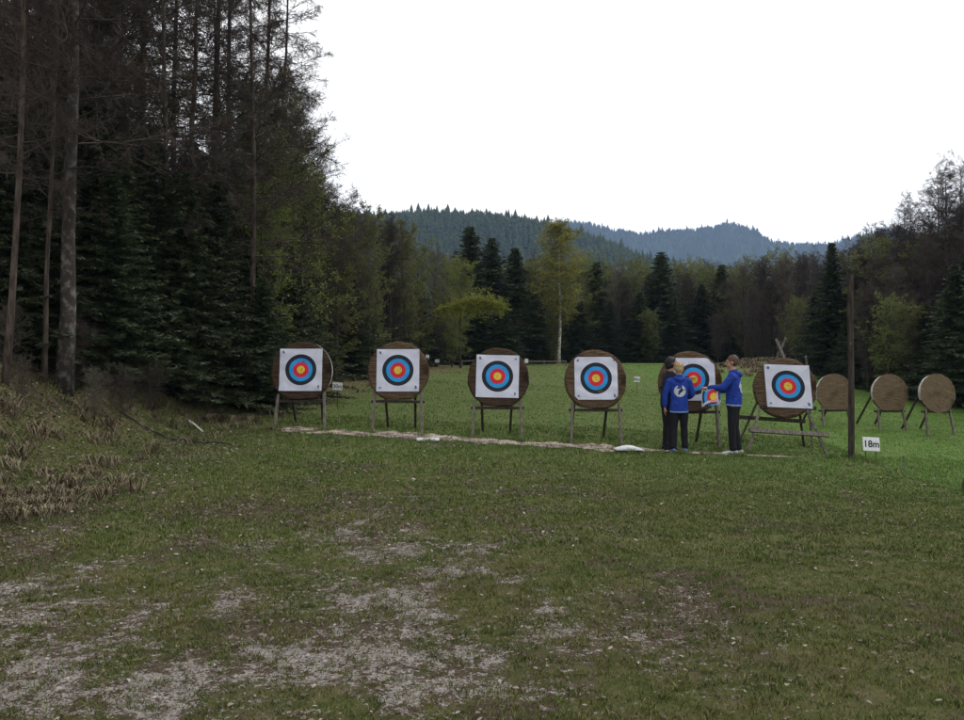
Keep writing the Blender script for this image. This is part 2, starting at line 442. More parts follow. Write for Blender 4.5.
o = link('grass', me, M['blade']); tag(o, 'short patchy green turf covering the shooting ground', 'grass', kind='stuff')

def d_of(y): return y / 7.0
def litter(n, d0, d1, size, fn, name, label):
    x, y = sample_wedge(n, d0, d1)
    keep = rs.rand(n) < fn(x, y); x = x[keep]; y = y[keep]; n = len(x)
    z = terr(x, y) + .006 + rs.rand(n) * .02
    a = rs.rand(n) * 6.283; L = size * (.35 + rs.rand(n) ** 3 * 1.5) * np.clip(d_of(y), 1, 1.8); W = L * (.35 + .45 * rs.rand(n))
    u = np.stack([np.cos(a), np.sin(a), (rs.rand(n) - .5) * .7], -1) * L[:, None]
    v = np.stack([-np.sin(a), np.cos(a), (rs.rand(n) - .5) * .7], -1) * W[:, None]
    P = np.stack([x, y, z], -1); up = np.stack([0 * x, 0 * x, L * .35 * (rs.rand(n) - .2)], -1)
    V = np.stack([P - u * .5, P - v * .45 + up - u * .15, P + v * .45 + up - u * .15, P - v * .35 + up + u * .22, P + v * .35 + up + u * .22, P + u * .5 + up * .4], 1).reshape(-1, 3)
    i = np.arange(n)[:, None] * 6
    f = np.concatenate([i + np.array([[0, 1, 2]]), i + np.array([[1, 3, 2]]), i + np.array([[2, 3, 4]]), i + np.array([[3, 5, 4]])], 0)
    me = raw_mesh(name, V, f, 3, dict(tint=np.repeat(rs.rand(n), 6)))
    tag(link(name, me, M['litter']), label, 'leaves', kind='stuff')
def lfn(x, y):
    b_, s_, d_, m_ = masks(x, y)
    return np.clip(.10 + 1.0 * sm(.10, .65, b_) + .45 * sm(.45, .8, s_) * sm(3, -1, x) + .7 * sm(-3.2, -5.2, x), 0, 1)
litter(120000, 3.4, 17.5, .023, lfn, 'fallen_leaves', 'brown and bleached dead leaves scattered over the turf')

def dry_tufts():
    Vs = []; n = 0
    cx = []; cy = []
    spots = [(10, 452, 9.5, .8, 34), (-12, 470, 8.9, .8, 30), (50, 440, 10.6, .5, 6), (115, 400, 14.5, 1.2, 14), (30, 385, 13, 1.4, 20), (5, 400, 11.5, 1.0, 18), (190, 405, 17, 1.0, 8), (235, 405, 18.5, 1.3, 16), (240, 412, 18, .6, 10), (375, 392, 27, 1.6, 12), (350, 385, 30, 1.8, 16)]
    P = []; H = []
    for (px, py, d, sp, k) in spots:
        for q in range(k):
            x = (px - 482) / F * d + rs.randn() * sp * .6; y = d + rs.randn() * sp * .6
            kk = 34
            P.append(np.stack([x + rs.randn(kk) * .05, y + rs.randn(kk) * .05], -1)); H.append(np.full(kk, (.15 if d < 11 else .17) * (.5 + rs.rand())))
    # straw hump at the far edge of the meadow
    for q in range(160):
        x = 15.4 + rs.randn() * 2.1; y = 45.5 + rs.randn() * 2.2; kk = 16
        P.append(np.stack([x + rs.randn(kk) * .12, y + rs.randn(kk) * .12], -1)); H.append(np.full(kk, .16 * (.5 + rs.rand())))
    P = np.concatenate(P); H = np.concatenate(H); n = len(P); x = P[:, 0]; y = P[:, 1]; z = terr(x, y)
    a = rs.rand(n) * 6.283; W = np.where(y > 30, .03, .008); s = np.stack([np.cos(a), np.sin(a), 0 * a], -1) * W[:, None]
    b2 = rs.rand(n) * 6.283; L = H * (.5 + .9 * rs.rand(n))
    B = np.stack([x, y, z - .01], -1); mid = B + np.stack([np.cos(b2) * L * .45, np.sin(b2) * L * .45, H * .8], -1)
    tip = B + np.stack([np.cos(b2) * L, np.sin(b2) * L, H * (.4 + .5 * rs.rand(n))], -1)
    V = np.stack([B - s, B + s, mid + s * .7, tip, mid - s * .7], 1).reshape(-1, 3)
    i = np.arange(n)[:, None] * 5
    f = np.concatenate([i + np.array([[0, 1, 2]]), i + np.array([[0, 2, 4]]), i + np.array([[4, 2, 3]])], 0)
    tag(link('dry_grass', raw_mesh('dry_grass', V, f, 3), M['drygrass']), 'tangled straw coloured dead grass on the bank and field edges', 'dry grass', kind='stuff')
dry_tufts()

# ------------------------------------------------------------------ trees
def prisms(P0, P1, r0, r1):
    """three sided tapered sticks"""
    P0 = np.asarray(P0, float); P1 = np.asarray(P1, float); n = len(P0)
    t = P1 - P0; t /= (np.linalg.norm(t, axis=1, keepdims=True) + 1e-9)
    ref = np.where(np.abs(t[:, 2:3]) > .9, np.array([[1., 0, 0]]), np.array([[0, 0, 1.]]))
    u = np.cross(t, ref); u /= (np.linalg.norm(u, axis=1, keepdims=True) + 1e-9); v = np.cross(t, u)
    vs = []
    for P, r in ((P0, r0), (P1, r1)):
        for k in range(3):
            a = 2.0944 * k; vs.append(P + (u * math.cos(a) + v * math.sin(a)) * np.asarray(r)[:, None])
    V = np.stack(vs, 1).reshape(-1, 3); i = np.arange(n)[:, None] * 6
    f = np.concatenate([i + np.array([[0, 1, 4, 3]]), i + np.array([[1, 2, 5, 4]]), i + np.array([[2, 0, 3, 5]])], 0)
    return V, f

def trunk_bm(h, r, rg, lean=(0, 0), wob=.05, seg=9, n=12, flare=1.35):
    pts = []; rad = []
    for i in range(n + 1):
        t = i / n
        pts.append(Vector((lean[0] * t * h + wob * h * .2 * math.sin(t * 5 + rg.rand() * .6), lean[1] * t * h + wob * h * .2 * math.cos(t * 4 + rg.rand() * .6) - wob * h * .2, t * h - (.25 if i == 0 else 0))))
        rad.append(r * (1 - t) ** .8 * (flare if i == 0 else (1.1 if i == 1 else 1)) + .006)
    return pts, rad

def spruce_proto(h, r, seed, mat, low=.03, droop=.28, dens_=1.0):
    rg = np.random.RandomState(seed)
    pts, rad = trunk_bm(h, h * .0125, rg, wob=.01)
    bm = bmesh.new(); loft(bm, pts, rad, seg=8)
    root = empty('spruce_tree', (0, 0, 0))
    finish('trunk', bm, M['bark'], root, smooth=True)
    A = []; B = []; W = []; tint = []; S0 = []; S1 = []; R0 = []
    z = low * h + .1
    while z < h * .985:
        f = z / h
        L0 = r * (1 - f) ** .95 * (.55 + .45 * min(1, f / .08)) + .10
        nb = 5 + (rg.rand() < .6)
        a0 = rg.rand() * 6.28
        for k in range(nb):
            a = a0 + 6.283 * k / nb + rg.randn() * .25
            L = L0 * rg.choice((rg.uniform(.55, .9), rg.uniform(.85, 1.3)))
            dr_ = droop * (1 - f * 1.3) + rg.randn() * .15
            dv = np.array([math.cos(a), math.sin(a), 0]); sv = np.array([-math.sin(a), math.cos(a), 0])
            nseg = max(3, int(L / .28)); prev = np.array([0, 0, z]); bt = rg.rand()
            for s in range(nseg):
                t = (s + 1) / nseg
                q = np.array([0, 0, z]) + dv * L * t + np.array([0, 0, -dr_ * L * t + .30 * L * t * t * max(0, dr_ + .1)])
                S0.append(prev); S1.append(q); R0.append(.012 * (1 - t) + .003)
                nt_ = int(3.4 * dens_ * (L / nseg) / .055) + 1
                for j in range(nt_):
                    w = rg.rand(); p = prev * (1 - w) + q * w; tt = (s + w) / nseg
                    side = 1 if rg.rand() < .5 else -1
                    tl = (.10 + .34 * L * (1 - tt) * .55 + .04) * rg.uniform(.6, 1.2); tl = min(tl, .5, .10 + .42 * L)
                    d = dv * rg.uniform(.35, .9) + sv * side * rg.uniform(.4, 1.0) + np.array([0, 0, rg.uniform(-.70, .34)])
                    d /= np.linalg.norm(d)
                    A.append(p); B.append(p + d * tl); W.append(rg.uniform(.016, .034)); tint.append(np.clip(bt * .6 + rg.rand() * .4, 0, 1))
                prev = q
        z += rg.uniform(.13, .22) * (1 - .45 * f)
    A = np.array(A); B = np.array(B); W = np.array(W); n = len(A); tint = np.array(tint)
    t = B - A; t /= np.linalg.norm(t, axis=1, keepdims=True)
    rv = rg.randn(n, 3); rv[:, 2] += .6; s = np.cross(t, rv); s /= np.linalg.norm(s, axis=1, keepdims=True); s *= W[:, None]
    Mi = (A + B) / 2; Mi[:, 2] -= np.linalg.norm(B - A, axis=1) * .08
    V = np.stack([A - s * .4, A + s * .4, Mi + s, Mi - s, B + s * .35, B - s * .35], 1).reshape(-1, 3)
    i = np.arange(n)[:, None] * 6
    f = np.concatenate([i + np.array([[0, 1, 2, 3]]), i + np.array([[3, 2, 4, 5]])], 0)
    V2, f2 = prisms(S0, S1, np.array(R0), np.array(R0) * .75)
    me = raw_mesh('crown', np.concatenate([V, V2]), np.concatenate([f, f2 + len(V)]), 4, dict(tint=np.concatenate([np.repeat(tint, 6), np.full(len(V2), .15)])),
                  mats=np.concatenate([np.zeros(len(f)), np.ones(len(f2))]))
    link('crown', me, [mat, M['bark']], root)
    return root

def bare_proto(h, r, seed, name, nb=55, z0=.12, elev=10, tr=None, bark='bark', twig='twig', leaf=None, nleaf=0, ntw=15, ntl=5, lean=(0, 0), prof='cone', wob=.05, rise=.2, leafsize=.035, sub=.45, droop_tw=.1):
    rg = np.random.RandomState(seed)
    tr = tr or h * .011
    pts, rad = trunk_bm(h, tr, rg, lean, wob)
    bm = bmesh.new(); loft(bm, pts, rad, seg=9)
    root = empty(name, (0, 0, 0)); finish('trunk', bm, M[bark], root, smooth=True)
    P = np.array([list(p) for p in pts]); zz = np.linspace(0, 1, len(P))
    def on(f): return np.array([np.interp(f, zz, P[:, k]) for k in range(3)])
    S0 = []; S1 = []; R0 = []; R1 = []; lp = []
    for i in range(nb):
        f = z0 + (1 - z0) * (i + rg.rand()) / nb * .985
        if prof == 'cone': L = r * (1 - f) ** .7
        elif prof == 'oval': L = r * math.sqrt(max(.02, 1 - ((f - .55) / .5) ** 2))
        elif prof == 'broom': L = r * (.45 + .75 * math.sin(min(1, f * 1.05) * math.pi))
        L = (L + .12) * rg.uniform(.55, 1.15)
        a = i * 2.39996 + rg.randn() * .35; el = R(elev + rg.randn() * 11) + (rise * f)
        d = np.array([math.cos(a) * math.cos(el), math.sin(a) * math.cos(el), math.sin(el)])
        p = on(f); br = max(.004, min(.03, L * .0062)); ns = 7
        bp = [p]
        for s in range(ns):
            d = d + rg.randn(3) * .10 + np.array([0, 0, .05 if prof != 'cone' else .02]); d /= np.linalg.norm(d)
            q = p + d * L / ns; S0.append(p); S1.append(q); R0.append(br * (1 - s / ns) + .003); R1.append(br * (1 - (s + 1) / ns) + .003); p = q; bp.append(p)
        bp = np.array(bp); d0 = (bp[-1] - bp[0]) / (np.linalg.norm(bp[-1] - bp[0]) + 1e-9)
        for j in range(max(3, int(ntw * (L / r) ** .6))):
            w = rg.uniform(.12, 1.0); k = w * ns; k0 = min(ns - 1, int(k)); p = bp[k0] + (bp[k0 + 1] - bp[k0]) * (k - k0)
            rv = rg.randn(3); rv -= d0 * rv.dot(d0); rv /= np.linalg.norm(rv); rv[2] = rv[2] * .6 - droop_tw
            dd = d0 * rg.uniform(.4, 1.0) + rv * rg.uniform(.6, 1.1); dd /= np.linalg.norm(dd)
            tl = sub * L * (1.15 - w) * rg.uniform(.4, 1.1) + .10
            tp = [p]
            for s in range(3):
                dd = dd + rg.randn(3) * .16; dd /= np.linalg.norm(dd); q = p + dd * tl / 3
                S0.append(p); S1.append(q); R0.append(.0048 - .0008 * s); R1.append(.004 - .0008 * s); p = q; tp.append(p)
            for s in range(ntl):
                w2 = rg.rand() * 3; k0 = min(2, int(w2)); p2 = tp[k0] + (tp[k0 + 1] - tp[k0]) * (w2 - k0)
                d2 = dd * .7 + rg.randn(3) * .55; d2[2] -= droop_tw; d2 /= np.linalg.norm(d2); l2 = rg.uniform(.08, .26)
                S0.append(p2); S1.append(p2 + d2 * l2); R0.append(.0032); R1.append(.0018)
                for q in range(nleaf): lp.append(p2 + d2 * l2 * rg.rand() + rg.randn(3) * .02)
    R0 = np.array(R0); R1 = np.array(R1); R0 = np.where(R0 < .006, R0 * 1.45, R0); R1 = np.where(R1 < .006, R1 * 1.45, R1)
    V, f = prisms(S0, S1, R0, R1)
    tint = np.zeros(len(V)); mats = np.zeros(len(f))
    if leaf:
        lp = np.array(lp); n = len(lp); a = rg.randn(n, 3); a /= np.linalg.norm(a, axis=1, keepdims=True)
        b_ = np.cross(a, rg.randn(n, 3)); b_ /= np.linalg.norm(b_, axis=1, keepdims=True); s = leafsize * (.6 + .8 * rg.rand(n))[:, None]
        LV = np.stack([lp - a * s, lp - b_ * s * .6, lp + a * s, lp + b_ * s * .6], 1).reshape(-1, 3)
        lf = np.arange(n * 4).reshape(n, 4)
        cl = vnoise(lp[:, 0] * 1.5 + lp[:, 1], lp[:, 2] * 1.5, 4)
        tint = np.concatenate([tint, np.repeat(np.clip(cl * .6 + rg.rand(n) * .4, 0, 1), 4)]); mats = np.concatenate([mats, np.ones(len(lf))])
        f = np.concatenate([f, lf + len(V)]); V = np.concatenate([V, LV])
    me = raw_mesh('crown', V, f, 4, dict(tint=tint), mats=mats)
    link('crown', me, [M[twig]] + ([M[leaf]] if leaf else []), root)
    return root

PR = {}
PR['sp'] = [(spruce_proto(9, 2.5, 11, M['spruce']), 9), (spruce_proto(9, 2.8, 12, M['spruce'], droop=.36), 9), (spruce_proto(8.5, 2.1, 13, M['spruce_light'], droop=.2), 8.5)]
PR['big'] = [(spruce_proto(12, 3.6, 15, M['spruce'], droop=.30, dens_=1.05), 12)]
PR['larch'] = [(bare_proto(16, 3.4, 21, 'larch_tree', nb=90, z0=.26, elev=2, twig='twig', ntw=26, ntl=9, tr=.10, wob=.03, sub=.34, droop_tw=.12), 16),
               (bare_proto(16, 3.0, 22, 'larch_tree', nb=85, z0=.24, elev=4, twig='twig', ntw=24, ntl=9, tr=.085, wob=.05, sub=.36), 16)]
PR['front'] = [(bare_proto(15, 3.6, 31, 'bare_tree', nb=85, z0=.27, elev=4, bark='greybark', twig='twig', ntw=26, ntl=9, tr=.115, wob=.04, sub=.36), 15)]
PR['tall'] = [(bare_proto(13, 3.0, 33, 'bare_tree', nb=95, z0=.15, elev=38, twig='twig', ntw=24, ntl=9, tr=.09, prof='broom', sub=.42), 13), (bare_proto(13, 2.8, 34, 'budding_tree', nb=90, z0=.12, elev=38, twig='twiggrey', ntw=20, ntl=7, tr=.09, prof='broom', leaf='budding', nleaf=2, leafsize=.026, sub=.42), 13)]
PR['ash'] = [(bare_proto(9, 2.3, 23, 'bare_tree', nb=75, z0=.08, elev=42, twig='twiggrey', ntw=24, ntl=10, prof='oval', sub=.5), 9),
             (bare_proto(9, 2.0, 24, 'bare_tree', nb=70, z0=.06, elev=50, twig='twig', ntw=24, ntl=10, prof='oval', sub=.5), 9)]
PR['bud'] = [(bare_proto(8, 2.1, 25, 'budding_tree', nb=60, z0=.06, elev=36, twig='twiggrey', ntw=16, ntl=6, prof='oval', leaf='budding', nleaf=3, leafsize=.036), 8),
             (bare_proto(8, 2.3, 26, 'budding_tree', nb=60, z0=.05, elev=30, twig='twig', ntw=16, ntl=6, prof='oval', leaf='budding', nleaf=3, leafsize=.036), 8)]
PR['fresh'] = [(bare_proto(7, 1.9, 27, 'leafing_tree', nb=55, z0=.10, elev=34, twig='twiggrey', ntw=16, ntl=6, prof='oval', leaf='fresh', nleaf=2, leafsize=.034), 7)]
PR['birch'] = [(bare_proto(11, 2.0, 28, 'birch_tree', nb=75, z0=.28, elev=48, bark='birchbark', twig='twiggrey', ntw=18, ntl=6, prof='oval', leaf='birchleaf', nleaf=3, leafsize=.04, tr=.085, wob=.03, droop_tw=.3), 11)]
PR['brush'] = [(bare_proto(2.2, 1.1, 29, 'bare_shrub', nb=30, z0=.02, elev=50, twig='twiggrey', ntw=12, ntl=5, prof='oval', tr=.018), 2.2),
               (bare_proto(2.2, 1.2, 30, 'bare_shrub', nb=34, z0=.02, elev=40, twig='twig', ntw=12, ntl=5, prof='oval', tr=.018), 2.2)]
used = set()
rt = random.Random(77)
CATN = dict(sp=('spruce_tree', 'spruce'), big=('spruce_tree', 'spruce'), larch=('larch_tree', 'larch'), ash=('bare_tree', 'bare tree'), bud=('budding_tree', 'tree'), fresh=('leafing_tree', 'tree'), birch=('birch_tree', 'birch'), front=('bare_tree', 'bare tree'), tall=('tall_tree', 'tree'), brush=('bare_shrub', 'shrub'))
def tree(kind, x, y, h, label, group=None, v=None, rz=None, wide=1.0, tilt=None):
    lst = PR[kind]; k = rt.randrange(len(lst)) if v is None else v % len(lst)
    pr, ph = lst[k]
    o = pr if pr.name not in used else copy_tree(pr)
    used.add(pr.name)
    s = h / ph; o.location = (x, y, tz(x, y) - .02); o.scale = (s * wide, s * wide, s)
    o.rotation_euler = (0, 0, rt.random() * 6.28 if rz is None else rz)
    if tilt: o.rotation_euler = (tilt[0], tilt[1], o.rotation_euler[2])
    for kk in ('group',):
        if kk in o: del o[kk]
    tag(o, label, CATN[kind][1], group)
    return o
def tp(kind, px, d, top, label, group=None, **kw):
    """tree whose top shows at pixel row top"""
    x = (px - 482) / F * d; h = CZ + (HOR - top) / F * d - tz(x, d)
    return tree(kind, x, d, h, label, group, **kw)
G = {}
exec_labels = {
 'L_sp': ('dark spruce low in the shaded forest left of the first target', 'spruces in the shaded left forest'),
 'L_la': ('tall bare larch standing inside the dark left forest', 'larches inside the left forest'),
 'L_bud': ('greenish budding tree on the left forest slope above the first two targets', 'budding trees on the left forest edge'),
 'L_ash': ('leafless grey twigged tree on the left forest edge above the targets', 'leafless trees on the left forest edge'),
 'C_sp': ('dark spruce in the tree wall behind the far end of the field', 'spruces behind the field'),
 'C_ash': ('leafless brown tree in the tree wall behind the field', 'leafless trees behind the field'),
 'C_bud': ('pale green budding tree behind the spruces at the end of the field', 'budding trees behind the field'),
 'R_sp': ('dark spruce at the right forest edge behind the bare straw targets', 'spruces behind the bare straw targets'),
 'R_ash': ('leafless brown tree at the right forest edge above the wooden post', 'leafless trees at the right forest edge'),
}
def gl(k): return exec_labels[k]

# --- left: big foreground trunks
tree('front', *gx(61, 14.6).xy, 15.5, 'thick grey barked tree at left edge of the forest with leaning slim neighbour', rz=1.0, v=0)
tree('larch', *gx(44, 14.3).xy, 11.5, 'slim leaning trunk just left of the thick grey barked tree', v=1, rz=2.2, wide=.62, tilt=(0, R(-3.5)))
tree('larch', *gx(4, 13.2).xy, 13.0, 'thin bare tree at the very left edge of the picture', v=1, rz=.4, wide=.7, tilt=(0, R(2)))
tree('larch', *gx(216, 22).xy, 17.5, 'tall larch whose dark straight trunk rises above the first target', v=0, rz=3.0)
tree('larch', *gx(238, 26).xy, 18.0, 'slimmer larch just right of the tall dark trunked larch', v=1, rz=4.4)
for (px, d, h, v) in ((95, 18, 16, 1), (30, 19, 16, 0), (130, 21, 17, 1), (110, 27, 18, 1), (10, 24, 18, 0), (264, 24, 15.0, 0), (284, 28, 15.5, 1), (200, 20.5, 15, 1), (248, 20.5, 13, 0), (178, 26, 17, 0), (60, 31, 19, 1), (-40, 18, 15, 0), (75, 23, 17, 0), (222, 36, 18, 1), (155, 18.5, 13, 1)):
    tree('larch', *gx(px, d).xy, h, *gl('L_la'), v=v)
for (px, d, h, v) in ((262, 20.2, 4.6, 0), (243, 21.5, 6.4, 1), (215, 19.6, 5.4, 0), (185, 18.6, 5.0, 1), (150, 18.4, 5.6, 0), (120, 17.6, 5.0, 2), (112, 16.6, 4.2, 1), (84, 17.4, 5.6, 0), (38, 15.6, 4.6, 1), (-8, 14.8, 4.8, 0), (14, 18.6, 7, 1), (56, 18.6, 6.4, 0), (98, 19.5, 6.5, 0), (20, 16.6, 5.4, 1), (-10, 17, 6, 0), (70, 20, 6.5, 1), (40, 20, 7.0, 0),
                      (285, 23.5, 6.2, 1), (304, 27.5, 5.4, 2), (270, 26, 8.0, 0), (228, 25, 8.4, 1), (190, 24, 8.6, 0), (150, 24, 8.5, 1), (110, 24, 8.6, 0), (60, 25, 9, 1), (10, 26, 9, 0), (325, 31, 5.6, 0), (345, 31, 6.0, 1), (318, 32, 7.6, 0), (365, 34, 6.0, 2), (290, 33, 9, 1), (250, 33, 10, 0), (200, 34, 10, 1), (385, 38, 6.4, 0), (345, 40, 8.0, 1), (400, 42, 6.2, 0), (418, 45, 6.4, 1), (136, 30, 10, 2), (90, 31, 10.5, 0), (30, 33, 11, 1), (300, 30, 5.0, 0), (172, 20.5, 6.0, 2), (-45, 21, 8, 0)):
    if d > 20: h *= .70
    tree('sp', *gx(px, d).xy, h, *gl('L_sp'), v=v, wide=1.12 if d <= 20 else 1.4)
for (px, d, top, v, k) in ((268, 24, 150, 0, 'bud'), (300, 26, 165, 1, 'bud'), (322, 28, 190, 0, 'ash'), (335, 29, 206, 1, 'bud'), (352, 31, 214, 0, 'ash'), (368, 33, 220, 0, 'bud'), (388, 36, 226, 1, 'ash'), (404, 39, 234, 0, 'bud'), (420, 42, 248, 1, 'bud'), (436, 45, 256, 0, 'ash'), (448, 48, 262, 1, 'bud'), (290, 29, 120, 1, 'ash'), (315, 34, 192, 1, 'ash'), (345, 37, 216, 0, 'ash'), (375, 41, 224, 1, 'bud'), (405, 46, 238, 0, 'ash'), (250, 28, 110, 0, 'bud'), (310, 38, 196, 0, 'bud')):
    tp(k, px, d, top, *gl('L_bud' if k == 'bud' else 'L_ash'), v=v)
for (px, d, h, v) in ((290, 27, 9.0, 1), (255, 23, 8.0, 1), (120, 22, 14, 1), (80, 19.5, 14, 0), (35, 21, 15, 1), (275, 30, 10, 1), (100, 30, 15, 0), (15, 17, 13, 0), (300, 32, 10, 0)):
    tree('tall', *gx(px, d).xy, h, *(('slender leafless tree with reddish twigs high in the left forest', 'reddish twigged trees in the left forest') if v == 0 else ('slender tree with sparse green buds high in the left forest', 'sparsely budding tall trees in the left forest')), v=v)
tp('fresh', 262, 21.8, 205, 'small tree with fresh yellow green leaves above and behind the first target', v=0)
for i, (px, d, h) in enumerate(((95, 14.2, .7), (120, 14.9, .8), (22, 12.8, .6), (75, 15.2, 1.0), (8, 13.8, .9), (150, 16.4, .8), (200, 18.4, .7))):
    tree('brush', *gx(px, d).xy, h, 'low leafless shrub on the bank under the left trees', 'leafless shrubs on the left bank', v=i)
# --- the tree wall behind the field
for (px, d, top, v, lab) in ((470, 52, 224, 0, 'tallest spruce of the clump right of the left forest, with pointed top'), (492, 53, 236, 1, None), (515, 54, 246, 0, None), (597, 60, 259, 2, 'slim dark spruce just right of the pale birch'), (625, 60, 276, 2, None),
                      (661, 60, 250, 1, 'broad pointed spruce rising above the dark left archer'), (702, 60, 282, 0, None), (722, 61, 262, 2, 'slim spruce with narrow top right of the broad pointed spruce'), (688, 63, 274, 1, None),
                      (455, 50, 290, 1, None), (480, 50, 300, 0, None), (535, 55, 292, 1, None), (560, 57, 300, 0, None), (580, 57, 300, 1, None), (610, 58, 300, 0, None), (640, 58, 290, 1, None), (675, 58, 300, 0, None), (740, 58, 310, 1, None), (505, 50, 310, 1, None), (440, 49, 296, 0, None), (545, 66, 280, 0, None), (620, 68, 284, 1, None), (590, 66, 282, 0, None), (760, 62, 300, 0, None), (800, 56, 300, 1, None)):
    if lab: tp('sp', px, d, top, lab, v=v, wide=1.4)
    else: tp('sp', px, d, top, *gl('C_sp'), v=v, wide=1.4)
tp('birch', 558, 54, 228, 'slender birch with pale trunk and yellow green crown behind the third and fourth targets', v=0, rz=.7, wide=1.7)
for (px, d, top, v, k) in ((745, 55, 268, 0, 'ash'), (765, 54, 262, 1, 'ash'), (785, 52, 262, 0, 'ash'), (805, 50, 258, 1, 'ash'), (775, 58, 258, 0, 'bud'), (755, 60, 262, 1, 'bud'), (735, 62, 270, 0, 'bud'), (632, 64, 262, 1, 'bud'), (645, 66, 268, 0, 'bud'), (690, 67, 264, 1, 'bud'), (610, 66, 268, 1, 'ash'), (535, 60, 262, 0, 'ash'), (520, 60, 270, 1, 'bud'), (454, 56, 262, 1, 'bud'), (580, 62, 262, 0, 'bud'), (710, 70, 266, 1, 'ash'), (795, 60, 262, 1, 'bud'), (815, 58, 258, 0, 'ash'), (752, 50, 290, 1, 'ash'), (790, 48, 286, 0, 'ash'), (830, 60, 256, 0, 'ash')):
    tp(k, px, d, top, *gl('C_bud' if k == 'bud' else 'C_ash'), v=v)
for (px, d, top, v, k) in ((462, 55, 268, 0, 'bud'), (478, 58, 262, 1, 'ash'), (500, 56, 270, 1, 'bud'), (528, 57, 268, 0, 'bud'), (545, 58, 262, 1, 'bud'), (572, 58, 266, 1, 'bud'), (588, 60, 262, 0, 'bud'), (606, 62, 270, 1, 'bud'), (618, 59, 272, 0, 'ash'), (636, 60, 278, 0, 'bud'), (650, 62, 276, 1, 'ash'), (672, 64, 270, 1, 'bud'), (684, 61, 276, 0, 'ash'), (700, 64, 268, 1, 'bud'), (714, 63, 274, 0, 'bud'), (730, 58, 284, 0, 'ash'), (744, 58, 276, 0, 'bud'), (760, 55, 272, 0, 'ash'), (772, 52, 280, 1, 'ash'), (788, 55, 268, 1, 'ash'), (802, 53, 268, 0, 'ash'), (818, 52, 266, 1, 'ash'), (798, 46, 300, 1, 'bud'), (762, 48, 310, 1, 'ash'), (555, 53, 320, 1, 'bud'), (520, 53, 318, 0, 'ash'), (650, 57, 312, 1, 'bud'), (718, 57, 316, 0, 'ash')):
    tp(k, px, d, top, *gl('C_bud' if k == 'bud' else 'C_ash'), v=v, wide=1.25)
for (px, d, top, v, k) in ((856, 42, 262, 0, 'bud'), (868, 41, 256, 1, 'ash'), (882, 40, 250, 0, 'bud'), (898, 39, 246, 1, 'ash'), (914, 39, 254, 0, 'bud'), (928, 37, 248, 1, 'ash'), (948, 38, 230, 0, 'ash'), (890, 34, 300, 1, 'bud'), (915, 33, 310, 0, 'bud'), (872, 36, 290, 1, 'ash'), (970, 38, 210, 1, 'ash')):
    tp(k, px, d, top, *(gl('R_ash') if k == 'ash' else ('thin tree with pale green buds at the right forest edge', 'budding trees at the right forest edge')), v=v, wide=1.2)
tp('larch', 952, 37, 186, 'bare larch with thin twigs just right of the tallest larch at the right edge', v=1, wide=1.15)
for (px, d, top, v) in ((936, 38, 176, 0), (960, 39, 166, 0), (914, 41, 206, 0), ):
    tp('tall', px, d, top, 'tall leafless tree with a fine twigged crown against the sky at the right edge', 'tall fine twigged trees at the right edge', v=v, wide=1.1)
# --- right forest edge
tp('big', 832, 42, 240, 'large dark spruce left of the wooden post, tallest of the right side spruces', v=0, rz=1.0, wide=1.0)
tp('larch', 943, 38, 166, 'tall bare larch at the right edge with thin twigs against the sky', v=0, rz=2.0, wide=1.25)
tp('larch', 908, 44, 196, 'thin bare larch just left of the tallest larch at the right edge', v=1, wide=.9)
tp('larch', 975, 42, 170, *('bare larch cut by the right edge of the picture',), v=1, wide=.8)
for (px, d, top, v) in ((955, 31, 262, 0), (925, 33, 300, 1), (985, 30, 240, 1), (905, 38, 290, 0), (862, 38, 300, 1), (885, 36, 310, 2), (945, 34, 288, 2), (815, 44, 290, 0), (845, 40, 320, 1), (970, 36, 250, 0), (1010, 30, 240, 0), (872, 46, 268, 0), (1000, 40, 220, 1)):
    tp('sp', px, d, top, *gl('R_sp'), v=v, wide=1.25)
for (px, d, top, v, k) in ((870, 44, 240, 0, 'ash'), (885, 43, 232, 1, 'ash'), (900, 41, 228, 0, 'ash'), (915, 42, 236, 1, 'ash'), (878, 39, 262, 1, 'ash'), (895, 37, 270, 0, 'ash'), (930, 40, 232, 1, 'ash'), (858, 50, 250, 1, 'ash'), (960, 44, 210, 0, 'ash'), (868, 36, 300, 0, 'ash'), (910, 35, 300, 1, 'ash'), (845, 54, 252, 0, 'ash')):
    tp(k, px, d, top, *gl('R_ash'), v=v)

